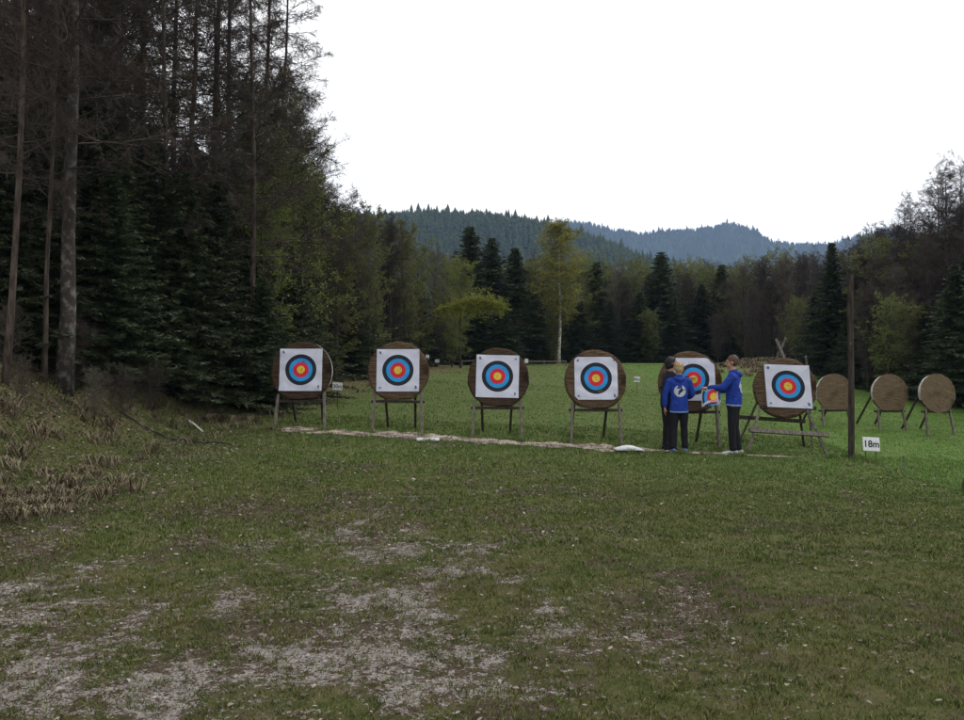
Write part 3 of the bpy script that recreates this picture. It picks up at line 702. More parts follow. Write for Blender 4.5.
# bent birch leaning out from the left forest edge with a plume of fresh leaves
def bent_birch():
    rg = np.random.RandomState(90); d = 40
    root = empty('birch_tree', gx(392, d) - Vector((0, 0, .05)), 0, 'birch bent sideways over the field with a bright yellow green plume of leaves', 'birch')
    base = Vector(root.location)
    P = [gx(392, d), pt(396, 345, d), pt(410, 325, d), pt(436, 311, d), pt(462, 303, d), pt(482, 301, d), pt(504, 306, d)]
    P = [p - base for p in P]
    bm = bmesh.new(); loft(bm, P, [.085, .08, .07, .05, .034, .018, .006], seg=8)
    finish('trunk', bm, M['greybark'], root, smooth=True)
    S0 = []; S1 = []; lp = []
    for i in range(400):
        f = rg.uniform(3.0, 5.95); k = int(f); p = np.array(P[k].lerp(P[k + 1], f - k))
        dd = np.array([rg.uniform(-.1, .9), rg.randn() * .55, rg.uniform(-1.1, .6)]); dd /= np.linalg.norm(dd)
        L = rg.uniform(.25, 1.0) * rg.uniform(.5, 1.25) * (1.1 - abs(f - 4.7) / 2.9)
        for s in range(3):
            q = p + dd * L / 3 + np.array([0, 0, -.02]); S0.append(p); S1.append(q)
            for _ in range(8): lp.append(p + (q - p) * rg.rand() + rg.randn(3) * .07)
            p = q
    V, f = prisms(S0, S1, np.full(len(S0), .005), np.full(len(S0), .003)); lp = np.array(lp); n = len(lp)
    a = rg.randn(n, 3); a /= np.linalg.norm(a, axis=1, keepdims=True); b_ = np.cross(a, rg.randn(n, 3)); b_ /= np.linalg.norm(b_, axis=1, keepdims=True)
    s = .034 * (.5 + rg.rand(n))[:, None]
    LV = np.stack([lp - a * s, lp - b_ * s * .6, lp + a * s, lp + b_ * s * .6], 1).reshape(-1, 3)
    me = raw_mesh('crown', np.concatenate([V, LV]), np.concatenate([f, np.arange(n * 4).reshape(n, 4) + len(V)]), 4, dict(tint=np.concatenate([np.zeros(len(V)), np.repeat(rg.rand(n), 4)])), mats=np.concatenate([np.zeros(len(f)), np.ones(n)]))
    link('crown', me, [M['twiggrey'], M['plume']], root)
bent_birch()
tp('fresh', 461, 43, 266, 'small yellow green leafing tree standing just above the bent birch plume', v=0)
tp('fresh', 452, 45, 300, 'small yellow green leafing tree behind the root end of the bent birch plume', v=0)

# ------------------------------------------------------------------ hills and their woods
def hill(D, prof, th, name, woodlabel, n, depth, seed, s0, s1):
    px = np.array([p[0] for p in prof], float); crest = CZ + (HOR - np.array([p[1] for p in prof], float)) / F * D - th * .8
    def H(x, y):
        c = np.interp(x / D * F + 482, px, crest)
        u = (y - D) / depth
        sh = np.where(u < 0, sm(-1, 0, u), 1 - sm(0, 1.2, u) * .8)
        return (c - 1) * sh * (1 + .10 * (fbm(x / 120, y / 120, seed, 3) - .5)) + 1
    gxs = np.linspace(-.75 * D, .95 * D, 110); gys = np.linspace(D - depth, D + depth * 1.2, 46)
    X, Y = np.meshgrid(gxs, gys); Z = H(X, Y); idx = np.arange(X.size).reshape(X.shape)
    f = np.stack([idx[:-1, :-1], idx[:-1, 1:], idx[1:, 1:], idx[1:, :-1]], -1).reshape(-1, 4)
    tag(link(name, raw_mesh(name, np.stack([X, Y, Z], -1).reshape(-1, 3), f, 4, smooth=True), M['hill']), kind='structure')
    rg = np.random.RandomState(seed)
    y = D - depth * .95 + rg.rand(n) * depth * 1.25
    x = rg.uniform(s0, s1, n) * D
    z = H(x, y); h = th * rg.uniform(.55, 1.1, n) * (1 + .5 * (rg.rand(n) > .93)); w = h * rg.uniform(.17, .27, n); a = rg.rand(n) * 6.28
    vs = []; fs = []; tn = []; S = 6
    tiers = ((.0, 1.0, .52), (.30, .78, .76), (.58, .52, 1.0))
    off = 0
    for (b0, rr, t1) in tiers:
        ring = [np.stack([x + np.cos(a + 6.283 * k / S) * w * rr * (1 + .35 * (rg.rand(n) - .5)), y + np.sin(a + 6.283 * k / S) * w * rr * (1 + .35 * (rg.rand(n) - .5)), z + h * (b0 + .05 * rg.rand(n))], -1) for k in range(S)]
        top = np.stack([x, y, z + h * t1], -1)
        V = np.stack(ring + [top], 1).reshape(-1, 3); i = np.arange(n)[:, None] * (S + 1) + off
        for k in range(S): fs.append(i + np.array([[k, (k + 1) % S, S]]))
        vs.append(V); off += len(V)
    tint = np.clip(rg.rand(n) * .7 + .5 * (fbm(x / 40, y / 40, seed, 3) - .3), 0, 1)
    tn = np.concatenate([np.repeat(tint, S + 1)] * 3)
    tag(link('hillside_wood', raw_mesh('hillside_wood', np.concatenate(vs), np.concatenate(fs), 3, dict(tint=tn)), M['hilltree']), woodlabel, 'forest', kind='stuff')
hill(650, [(-300, 190), (200, 205), (330, 214), (380, 214), (430, 209), (490, 213), (520, 217), (560, 226), (600, 241), (640, 258), (690, 272), (760, 290), (1100, 330)], 8.5, 'hill', 'dark blue green spruce forest on the nearer hill', 14000, 250, 5, -.22, .42)
hill(2100, [(-300, 260), (500, 240), (560, 222), (600, 226), (640, 233), (685, 232), (722, 225), (748, 232), (765, 244), (800, 245), (835, 243), (858, 238), (885, 231), (930, 236), (964, 238), (1200, 220)], 12, 'far_hill', 'bluish spruce forest on the farther hill behind', 20000, 600, 8, -.05, .70)

# ------------------------------------------------------------------ targets
def face_mesh(name, parent, size=.87, shear=0.0, seed=1, warp=None, amp=.006, cuts=()):
    rg = random.Random(seed)
    rr = [0, .012, .036, .04, .08, .12, .16, .2, .24, .28, .32, .357, .36, .397, .40]
    mats_ = ['gold', 'gold', 'gold', 'gold', 'gold', 'red', 'red', 'blue', 'blue', 'black', 'black', 'paper', 'line', 'paper', 'line']
    order = ['paper', 'gold', 'red', 'blue', 'black', 'line', 'mark']
    S = 72; h = size / 2
    bm = bmesh.new()
    def P(x, z):
        x2 = x + shear * z
        y = -amp * math.sin(x * 9 + seed) * math.cos(z * 7 + seed * 2) - amp * .6 * math.sin(z * 23 + x * 5 + seed)
        v = Vector((x2, y, z)); return warp(v) if warp else v
    rings = []
    for r in rr[1:]:
        rings.append([bm.verts.new(P(r * math.cos(6.2832 * k / S), r * math.sin(6.2832 * k / S))) for k in range(S)])
    c = bm.verts.new(P(0, 0))
    for k in range(S):
        bm.faces.new((c, rings[0][k], rings[0][(k + 1) % S])).material_index = 1
    for i in range(len(rings) - 1):
        for k in range(S):
            f = bm.faces.new((rings[i][k], rings[i + 1][k], rings[i + 1][(k + 1) % S], rings[i][(k + 1) % S])); f.material_index = order.index(mats_[i + 2])
    last = rings[-1]
    sq = []
    for k in range(S):
        a = 6.2832 * k / S; ca, sa = math.cos(a), math.sin(a); m_ = max(abs(ca), abs(sa))
        X_, Z_ = ca / m_ * h, sa / m_ * h
        for (sx, sz, lim) in cuts:
            if X_ * sx > 0 and Z_ * sz > 0 and abs(X_) + abs(Z_) > lim:
                f_ = lim / (abs(X_) + abs(Z_)); X_ *= f_; Z_ *= f_
        q_ = P(X_, Z_); q_.y -= .03 * max(0, (abs(X_) + abs(Z_)) / (2 * h) - .86) / .14 * rg.uniform(0, 1) if not cuts else 0
        sq.append(bm.verts.new(q_))
    for k in range(S):
        bm.faces.new((last[k], sq[k], sq[(k + 1) % S], last[(k + 1) % S])).material_index = 0
    # small printed marks in the corners, a hair proud of the paper
    for (cx, cz, w, hh) in ((-.36, .365, .045, .05), (.36, .36, .035, .03), (.365, -.35, .04, .065), (-.36, -.36, .05, .03)):
        if rg.random() < .85:
            cx *= size / .87; cz *= size / .87
            for q in range(3):
                x0 = cx - w / 2 + rg.uniform(0, .01); z0 = cz - hh / 2 + q * hh / 3; w2 = w * rg.uniform(.5, 1)
                vs = [bm.verts.new(P(a_, b_) + Vector((0, -.013, 0))) for a_, b_ in ((x0, z0), (x0 + w2, z0), (x0 + w2, z0 + hh / 3.6), (x0, z0 + hh / 3.6))]
                bm.faces.new(vs).material_index = 6
    for q in range(16):      # arrow holes
        a_ = rg.uniform(0, 6.28); r_ = abs(rg.gauss(0, .13)); c_ = P(r_ * math.cos(a_), r_ * math.sin(a_)) + Vector((0, -.003, 0)); e_ = rg.uniform(.004, .008)
        bm.faces.new([bm.verts.new(c_ + Vector((e_ * math.cos(t_), 0, e_ * math.sin(t_)))) for t_ in (0, 1.05, 2.1, 3.14, 4.2, 5.2)]).material_index = 4
    me = bpy.data.meshes.new(name); bm.to_mesh(me); bm.free()
    return link(name, me, [M[q] for q in order], parent)

def butt_mesh(parent, mat, rad=.62, th=.20, seed=0, flatb=.90, name='straw_boss'):
    rg = random.Random(seed); bm = bmesh.new(); S = 80
    prof = [(0, -th / 2), (.25, -th / 2 - .004), (.45, -th / 2), (.57, -th / 2 + .004), (rad - .02, -th / 2 + .012), (rad, -th / 2 + .04), (rad + .006, 0), (rad, th / 2 - .04), (rad - .02, th / 2 - .012), (.3, th / 2), (0, th / 2)]
    rings = []
    for (r, y) in prof:
        if r == 0: rings.append([bm.verts.new((0, y, 0))]); continue
        ring = []
        for k in range(S):
            a = 6.2832 * k / S; n = 1 + (.005 * math.sin(a * 5 + seed) + .005 * math.sin(a * 13 + seed * 3) + rg.uniform(-.012, .012)) * (r > .5)
            z = r * n * math.sin(a); x = r * n * math.cos(a)
            if z < -flatb * rad: z = -flatb * rad + (z + flatb * rad) * .15
            ring.append(bm.verts.new((x, y + rg.uniform(-.004, .004), z)))
        rings.append(ring)
    for i in range(len(rings) - 1):
        A, B = rings[i], rings[i + 1]
        for k in range(S):
            k2 = (k + 1) % S
            if len(A) == 1: bm.faces.new((A[0], B[k], B[k2]))
            elif len(B) == 1: bm.faces.new((A[k], A[k2], B[0]))
            else: bm.faces.new((A[k], B[k], B[k2], A[k2]))
    bmesh.ops.recalc_face_normals(bm, faces=bm.faces)
    # loose straw ends round the rim and on the face
    for k in range(1100):
        a = rg.random() * 6.2832; y = rg.uniform(-th / 2, th / 2)
        r0 = rad * rg.uniform(.96, 1.0)
        if math.sin(a) * r0 < -flatb * rad: continue
        p = Vector((math.cos(a) * r0, y, math.sin(a) * r0)); d = Vector((math.cos(a) + rg.uniform(-.9, .9), rg.uniform(-.8, .8), math.sin(a) + rg.uniform(-.9, .9))).normalized() * rg.uniform(.015, .055)
        s = d.orthogonal().normalized() * .003
        v = [bm.verts.new(q) for q in (p - s, p + s, p + d)]; bm.faces.new(v)
    me = bpy.data.meshes.new(name); bm.to_mesh(me); bm.free()
    return link(name, me, mat, parent)

def arc_band(parent, a0, a1, rad=.63, th=.20, w=1.0):
    bm = bmesh.new(); n = 40; pr = None
    for i in range(n + 1):
        a = R(a0 + (a1 - a0) * i / n); row = []
        for (r, y) in ((rad + .004, -th * .42), (rad + .012, -th * .42), (rad + .012, th * (-.42 + .72 * w)), (rad + .004, th * (-.42 + .72 * w))):
            row.append(bm.verts.new((r * math.cos(a), y, r * math.sin(a))))
        if pr:
            for k in range(4): bm.faces.new((pr[k], row[k], row[(k + 1) % 4], pr[(k + 1) % 4]))
        pr = row
    return finish('binding_strap', bm, M['band'], parent)

ROWG = 'round straw targets with paper faces standing in a row'
def target(px, pyc, d, mat, label, ry=0, rz=0, roll=0, facedx=0, facedz=0, shear=0, seed=1, legs=((-.50, .45), (.50, .45)), legh=None, tilt=8, strap=None, flatb=.9, group=ROWG, face=True, rad=.62, size=.87, spin=0, cuts=()):
    """pyc is the pixel row of the centre of the paper face"""
    c = pt(px, pyc, d); g0 = tz(c.x, d)
    root = empty('archery_target', (c.x, d, g0), rz, label, 'archery target', group)
    hc = c.z - g0
    # front surface sits at y=0 in local space, the boss leans back a little
    tl = Matrix.Rotation(-R(tilt), 4, 'X')
    M1 = Matrix.Translation(Vector((0, .10, hc))) @ tl
    bt = butt_mesh(root, mat, rad, .20, seed, flatb); bt.matrix_local = M1 @ Matrix.Rotation(R(seed * 47 % 9 - 4), 4, 'Y')
    bt.matrix_local = Matrix.Translation(Vector((-facedx, 0, -facedz))) @ M1 @ Matrix.Rotation(R(seed * 47 % 9 - 4 + spin), 4, 'Y')
    if face:
        fm = face_mesh('paper_face', root, size, shear, seed, amp=(.004, .009, .006, .005, .010, .007)[seed % 6], cuts=cuts); fm.matrix_local = M1 @ Matrix.Rotation(R(roll), 4, 'Y') @ Matrix.Translation(Vector((0, -.114, 0)))
    if strap:
        st = arc_band(root, *strap, rad=rad + .01, w=.22 if face else .8); st.matrix_local = Matrix.Translation(Vector((-facedx, 0, -facedz))) @ M1
    return root, hc

def stand(root, hc, rad=.62, xs_=(-.47, .47), feet=(-.52, .50), rear=(-.34, .34), rearfeet=(-.30, .28), cut=.57, seed=0, reary=.95, dark=True):
    rg = random.Random(seed); rz = root.rotation_euler.z
    base = root.location
    def gz(x, y):
        w = Matrix.Rotation(rz, 3, 'Z') @ Vector((x, y, 0)); return tz(base.x + w.x, base.y + w.y) - base.z
    zt = hc - cut
    for s, f in zip(xs_, feet):
        bm = bmesh.new(); bar(bm, (f, -.12, gz(f, -.12) - .06), (s, .05, hc - .43 + rg.uniform(-.04, .04)), .075, .05, Vector((1, 0, 0)))
        finish('leg', bm, M['wood'], root)
    for s, f in zip(rear, rearfeet):
        bm = bmesh.new(); bar(bm, (f, reary, gz(f, reary) - .05), (s, .20, hc + .25), .055, .05, Vector((1, 0, 0)))
        o = finish('rear_leg', bm, M['darkwood'], root)
    bm = bmesh.new(); bar(bm, (xs_[0] - .07, .075, zt - .03), (xs_[1] + .07, .075, zt - .03 + rg.uniform(-.015, .015)), .16, .055, Vector((0, 0, 1)))
    finish('cross_rail', bm, M['darkwood'], root)

SP = [ (301, 370.5, 17.6, 'straw_dark', 'leftmost target with dark weathered straw and a pale strap curving round its right rim', dict(roll=0, facedx=0, facedz=.03, seed=1, strap=(62, -28)), dict()),
       (398, 371, 17.55, 'straw_mid', 'second target from the left, brown straw, beside the flat white board', dict(roll=0, facedx=-.0, facedz=.02, seed=2), dict()),
       (497.5, 377, 17.5, 'straw_dark', 'middle target with very dark straw, third from the left, its paper slightly twisted', dict(roll=1.5, facedx=-.02, facedz=.03, seed=3), dict()),
       (596, 379, 17.4, 'straw_mid', 'fourth target from the left with layered brown straw, left of the folded white sheet', dict(roll=0, facedx=0, facedz=.03, seed=4, cuts=((1, 1, .74), (1, -1, .79), (-1, -1, .80), (-1, 1, .82))), dict(rearfeet=(-.42, .27))),
       (693.5, 380, 17.45, 'straw_mid', 'target at which the three people in dark and blue clothes stand', dict(roll=0, facedx=.05, facedz=.06, seed=5, rad=.64, cuts=((1, 1, .72), (-1, 1, .8))), dict()) ]
for (px, py, d, mt, lab, kw, sk) in SP:
    root, hc = target(px, py, d, M[mt], lab, **kw)
    stand(root, hc - kw.get('facedz', 0), seed=kw['seed'], **sk)

# sixth target on a sprawling easel of poles
root, hc = target(788, 387, 17.4, M['straw_mid'], 'sixth target with skewed paper on a sprawling easel of crossed poles', rz=R(-13), roll=2, shear=-.10, facedx=.06, facedz=.03, seed=6, rad=.61, flatb=1.02)
Mi = root.matrix_basis.copy()
Mi = (Matrix.Translation(root.location) @ Matrix.Rotation(R(-13), 4, 'Z')).inverted()
def wl(v): return Mi @ Vector(v)
def foot(px, d):
    p = gx(px, d); p.z -= .05; return p
def easel(name, a, b, w, mt):
    bm = bmesh.new(); bar(bm, wl(a), wl(b), w, w * .8, Vector((1, 0, 0))); finish(name, bm, M[mt], root)
easel('leg', foot(738, 18.6), pt(786, 338, 17.85), .055, 'midwood')
easel('leg', foot(829, 16.9), pt(776, 339, 17.95), .065, 'midwood')
easel('leg', foot(747, 17.0), pt(763, 396, 17.62), .065, 'wood')
easel('rear_leg', foot(804, 18.4), pt(797, 392, 17.75), .06, 'darkwood')
easel('rear_leg', foot(812, 18.6), pt(806, 356, 17.9), .05, 'wood')
easel('rail', pt(739, 417, 18.05), pt(805, 421.5, 18.05), .07, 'darkwood')
easel('rail', pt(749, 430, 17.1), pt(829, 435, 17.0), .085, 'wood')
easel('boss_rest', pt(760, 407, 17.45), pt(816, 408.5, 17.5), .07, 'darkwood')

# bare straw targets on the lower meadow
for i, (px, pyc, d, rz, lab) in enumerate(((835, 393, 25.6, -8, 'bare straw target half hidden behind the tall wooden post'), (890.5, 393.5, 25.4, -10, 'bare straw target, middle one of three on the lower meadow'), (938, 393.5, 25.0, -12, 'rightmost bare straw target with diagonal straw layers'))):
    root, hc = target(px, pyc, d, M['straw_pale'], lab, rz=R(rz) * 0 + R(-rz * .8), seed=11 + i, group='bare straw targets on the lower meadow', face=False, rad=.53, strap=(70, 200), flatb=.95 if i < 2 else 1.1, tilt=6, spin=32 if i == 2 else 0)
    stand(root, hc, xs_=(-.38, .40), feet=(-.42, .44), rear=(-.30, .22), rearfeet=(-.62, -.02), cut=.50, seed=20 + i, reary=.8)

fx = []
for (px_, d_) in ((275, 17.5), (325, 17.5), (286, 18.4), (327, 18.4), (372, 17.45), (421, 17.4), (378, 18.4), (427, 18.4), (471, 17.4), (517, 17.4), (474, 18.3), (514, 18.3), (568, 17.3), (618, 17.3), (575, 18.2), (609, 18.2), (668, 17.3), (717, 17.3), (708, 18.2), (738, 18.6), (829, 16.9), (747, 17.0), (804, 18.4), (851, 17.0), (868, 16.75), (875, 16.75), (678, 16.65), (684, 16.6), (733, 16.65), (739, 16.6), (629, 16.4), (428, 16.6), (903, 16.6), (961, 13.6), (61, 14.5), (50, 14.3)):
    k_ = 110; x0_ = (px_ - 482) / F * d_
    fx.append(np.stack([x0_ + rs.randn(k_) * .09, d_ - .03 + rs.randn(k_) * .06], -1))
fx = np.concatenate(fx)
V_, F_, A1, A2, A3 = blades(0, 0, 0, .085, .010, lambda x, y: np.ones(len(x)), extra=(fx[:, 0], fx[:, 1]))
tag(link('tall_grass', raw_mesh('tall_grass', V_, F_, 3, dict(tint=A1, meadow=A2, straw=A3)), M['blade']), 'longer unmown grass round the feet of stands and posts', 'grass', kind='stuff')

# ------------------------------------------------------------------ post, signs, rails, stakes
p = gx(851, 17.0)
root = empty('wooden_post', p, 0, 'tall dark weathered wooden post at the right edge of the shooting ground', 'post')
bm = bmesh.new(); H = CZ + (HOR - 275) / F * 17.0 - p.z
loft(bm, [(0, 0, -.2), (.004, 0, H * .4), (-.006, 0, H * .8), (0, 0, H - .02), (0, 0, H)], [.064, .06, .055, .053, .045], seg=10)
finish('post_shaft', bm, M['darkwood'], root, smooth=False)
bm = bmesh.new(); loft(bm, [(-.03, -.062, H * .62), (-.03, -.066, H * .62 + .05)], [.01, .01], seg=6); finish('nail', bm, M['metal'], root)

def sign(px, py, d, w, h, text, label, tiltx=-12, rz=0, pole=0, ts=.6):
    c = pt(px, py, d); x, y = c.x, d; gz = tz(x, y)
    root = empty('distance_sign', (x, y, gz), R(rz), label, 'sign')
    bm = bmesh.new(); box(bm, (0, 0, 0), (w, .012, h), None, .002); o = finish('board', bm, M['white'], root)
    o.location = (0, 0, c.z - gz); o.rotation_euler = (R(tiltx), R(3), 0)
    cu = bpy.data.curves.new('t', 'FONT'); cu.body = text; cu.size = h * ts * 1.15; cu.align_x = 'CENTER'; cu.align_y = 'CENTER'; cu.extrude = .0012; cu.offset = .0012 if h < .2 else .004
    to = bpy.data.objects.new('t', cu); col.objects.link(to); bpy.context.view_layer.update()
    tm = bpy.data.meshes.new_from_object(to.evaluated_get(bpy.context.evaluated_depsgraph_get())); bpy.data.objects.remove(to)
    tm.materials.clear(); tm.name = 'lettering'
    t = link('lettering', tm, M['signtext'], o); t.rotation_euler = (R(90), 0, 0); t.location = (0, -.0085, -h * .02); t.scale = (.95, 1, 1)
    for sx in ((-.3 * w, .3 * w) if pole == 0 else (0,)):
        bm = bmesh.new(); loft(bm, [(sx, .03, -.12), (sx, .012, c.z - gz + h * .2)], [.008, .008], seg=6); finish('stake', bm, M['darkwood'], root)
sign(871, 444, 16.8, .33, .27, '18m', 'white board reading 18m on the grass right of the tall post', tiltx=-14)
sign(337.5, 386.3, 21.5, .24, .19, '30m', 'small white distance board beside the leftmost target', tiltx=0, pole=1)
sign(637, 379.3, 30, .21, .19, '40m', 'small white distance board out on the field right of the fourth target', tiltx=0, pole=1)
def marker(px, py, d, w, h, label):
    c = pt(px, py, d); gz = tz(c.x, d); root = empty('marker_board', (c.x, d, gz), 0, label, 'marker')
    bm = bmesh.new(); box(bm, (0, 0, c.z - gz), (w, .02, h), None, .003); finish('board', bm, M['white'], root)
    bm = bmesh.new(); loft(bm, [(0, .025, -.1), (0, .025, c.z - gz + h * .4)], [.02, .02], seg=6); finish('stake', bm, M['darkwood'], root)
marker(437, 361, 44, .22, .17, 'tiny white marker at the far field edge between second and third target')
marker(427.5, 357, 40, .16, .2, 'tiny pale marker showing at the right rim of the second target')
marker(526.5, 361, 40, .16, .2, 'tiny pale marker showing at the right rim of the third target')

def rail_fence():
    root = empty('rail_fence', gx(500, 48), 0, 'thin low wooden rail along the far edge of the field', 'fence')
    b0 = Vector(root.location)
    pxs = (444, 462, 480, 502, 524, 544, 566)
    tops = [pt(q, 361.5 - (1.5 if q in (480, 502) else 0), 48) - b0 for q in pxs]
    for q, t in zip(pxs, tops):
        g_ = gx(q, 48) - b0
        bm = bmesh.new(); loft(bm, [g_ - Vector((0, 0, .1)), t + Vector((0, 0, .06))], [.035, .03], seg=6); finish('post', bm, M['wood'], root)
    bm = bmesh.new(); loft(bm, [t + Vector((0, -.045, 0)) for t in tops], [.03] * len(tops), seg=6); finish('rail', bm, M['wood'], root)
rail_fence()

def board(px, py, d, w, dep, hh, label, name, hump=False, rz=0):
    c = gx(px, d); bm = bmesh.new()
    if hump:
        n = 12; rows = []
        for i in range(n + 1):
            u = i / n * 2 - 1; prof = (1 - abs(u + .05) ** 1.6) * hh
            rows.append([bm.verts.new((u * w / 2, -dep / 2, .01)), bm.verts.new((u * w / 2, -dep * .1, .015 + max(0, prof))), bm.verts.new((u * w / 2, dep / 2, .015 + max(0, prof) * .8)), bm.verts.new((u * w / 2, dep / 2, .0))])
        for i in range(n):
            for k in range(4): bm.faces.new((rows[i][k], rows[i + 1][k], rows[i + 1][(k + 1) % 4], rows[i][(k + 1) % 4]))
        bm.faces.new(rows[0]); bm.faces.new(rows[-1][::-1])
    else: box(bm, (0, 0, .0), (w, dep, .025), Matrix.Rotation(R(2), 3, 'X'), .004)
    o = finish(name, bm, M['white'], None, c + Vector((0, 0, .035)), smooth=hump); o.rotation_euler = (0, 0, R(rz)); tag(o, label, 'board' if not hump else 'sheet')
board(428, 441, 16.75, .44, .30, .03, 'flat white board lying on the sandy strip below the second target', 'white_board', rz=4)
board(629, 446, 16.55, .54, .34, .085, 'humped white sheet lying on the grass below the fourth target', 'white_sheet', True)

bm = bmesh.new(); loft(bm, [(0, 0, -.1), (.01, 0, .2), (0, 0, .34)], [.018, .018, .016], seg=6)
tag(finish('stake', bm, M['metal'], None, gx(903.5, 16.6)), 'thin grey stake in the lower meadow edge right of the 18m board', 'stake')
bm = bmesh.new(); loft(bm, [(0, 0, -.1), (.03, 0, .13), (.06, 0, .24)], [.022, .022, .018], seg=6)
tag(finish('stake', bm, M['darkwood'], None, gx(961, 13.6) + Vector((0, 0, 0))), 'short dark leaning stump cut by the right edge of the picture', 'stake')

# fallen wood by the left bank
def branch(name, P, rr, mt, label, twigs=6):
    bm = bmesh.new(); loft(bm, P, rr, seg=7); rg = random.Random(4)
    for k in range(twigs):
        i = rg.randrange(1, len(P) - 1); a = Vector(P[i]); d_ = Vector((rg.uniform(-1, 1), rg.uniform(-1, 1), rg.uniform(.2, .8))) * .16
        loft(bm, [a, a + d_ * .6, a + d_ + Vector((.02, 0, .01))], [.006, .004, .002], seg=5)
    tag(finish(name, bm, M[mt], None), label, 'branch')
P = []
for i, px in enumerate((120, 145, 170, 200, 222, 238)):
    g_ = gx(px, 15.4 - i * .05); g_.z += .03 + .015 * math.sin(i * 2); P.append(g_)
branch('fallen_branch', P, [.016, .02, .022, .02, .016, .01], 'greybark', 'long thin fallen branch lying in front of the left bank')
a = pt(186, 419, 16.8); b_ = pt(203, 430, 16.5); a.z = max(a.z, tz(a.x, a.y) + .03); b_.z = tz(b_.x, b_.y) + .03
branch('split_stick', [a, a.lerp(b_, .5) + Vector((0, 0, .02)), b_], [.012, .02, .012], 'birchbark', 'short pale split stick on the grass before the dark forest', 1)

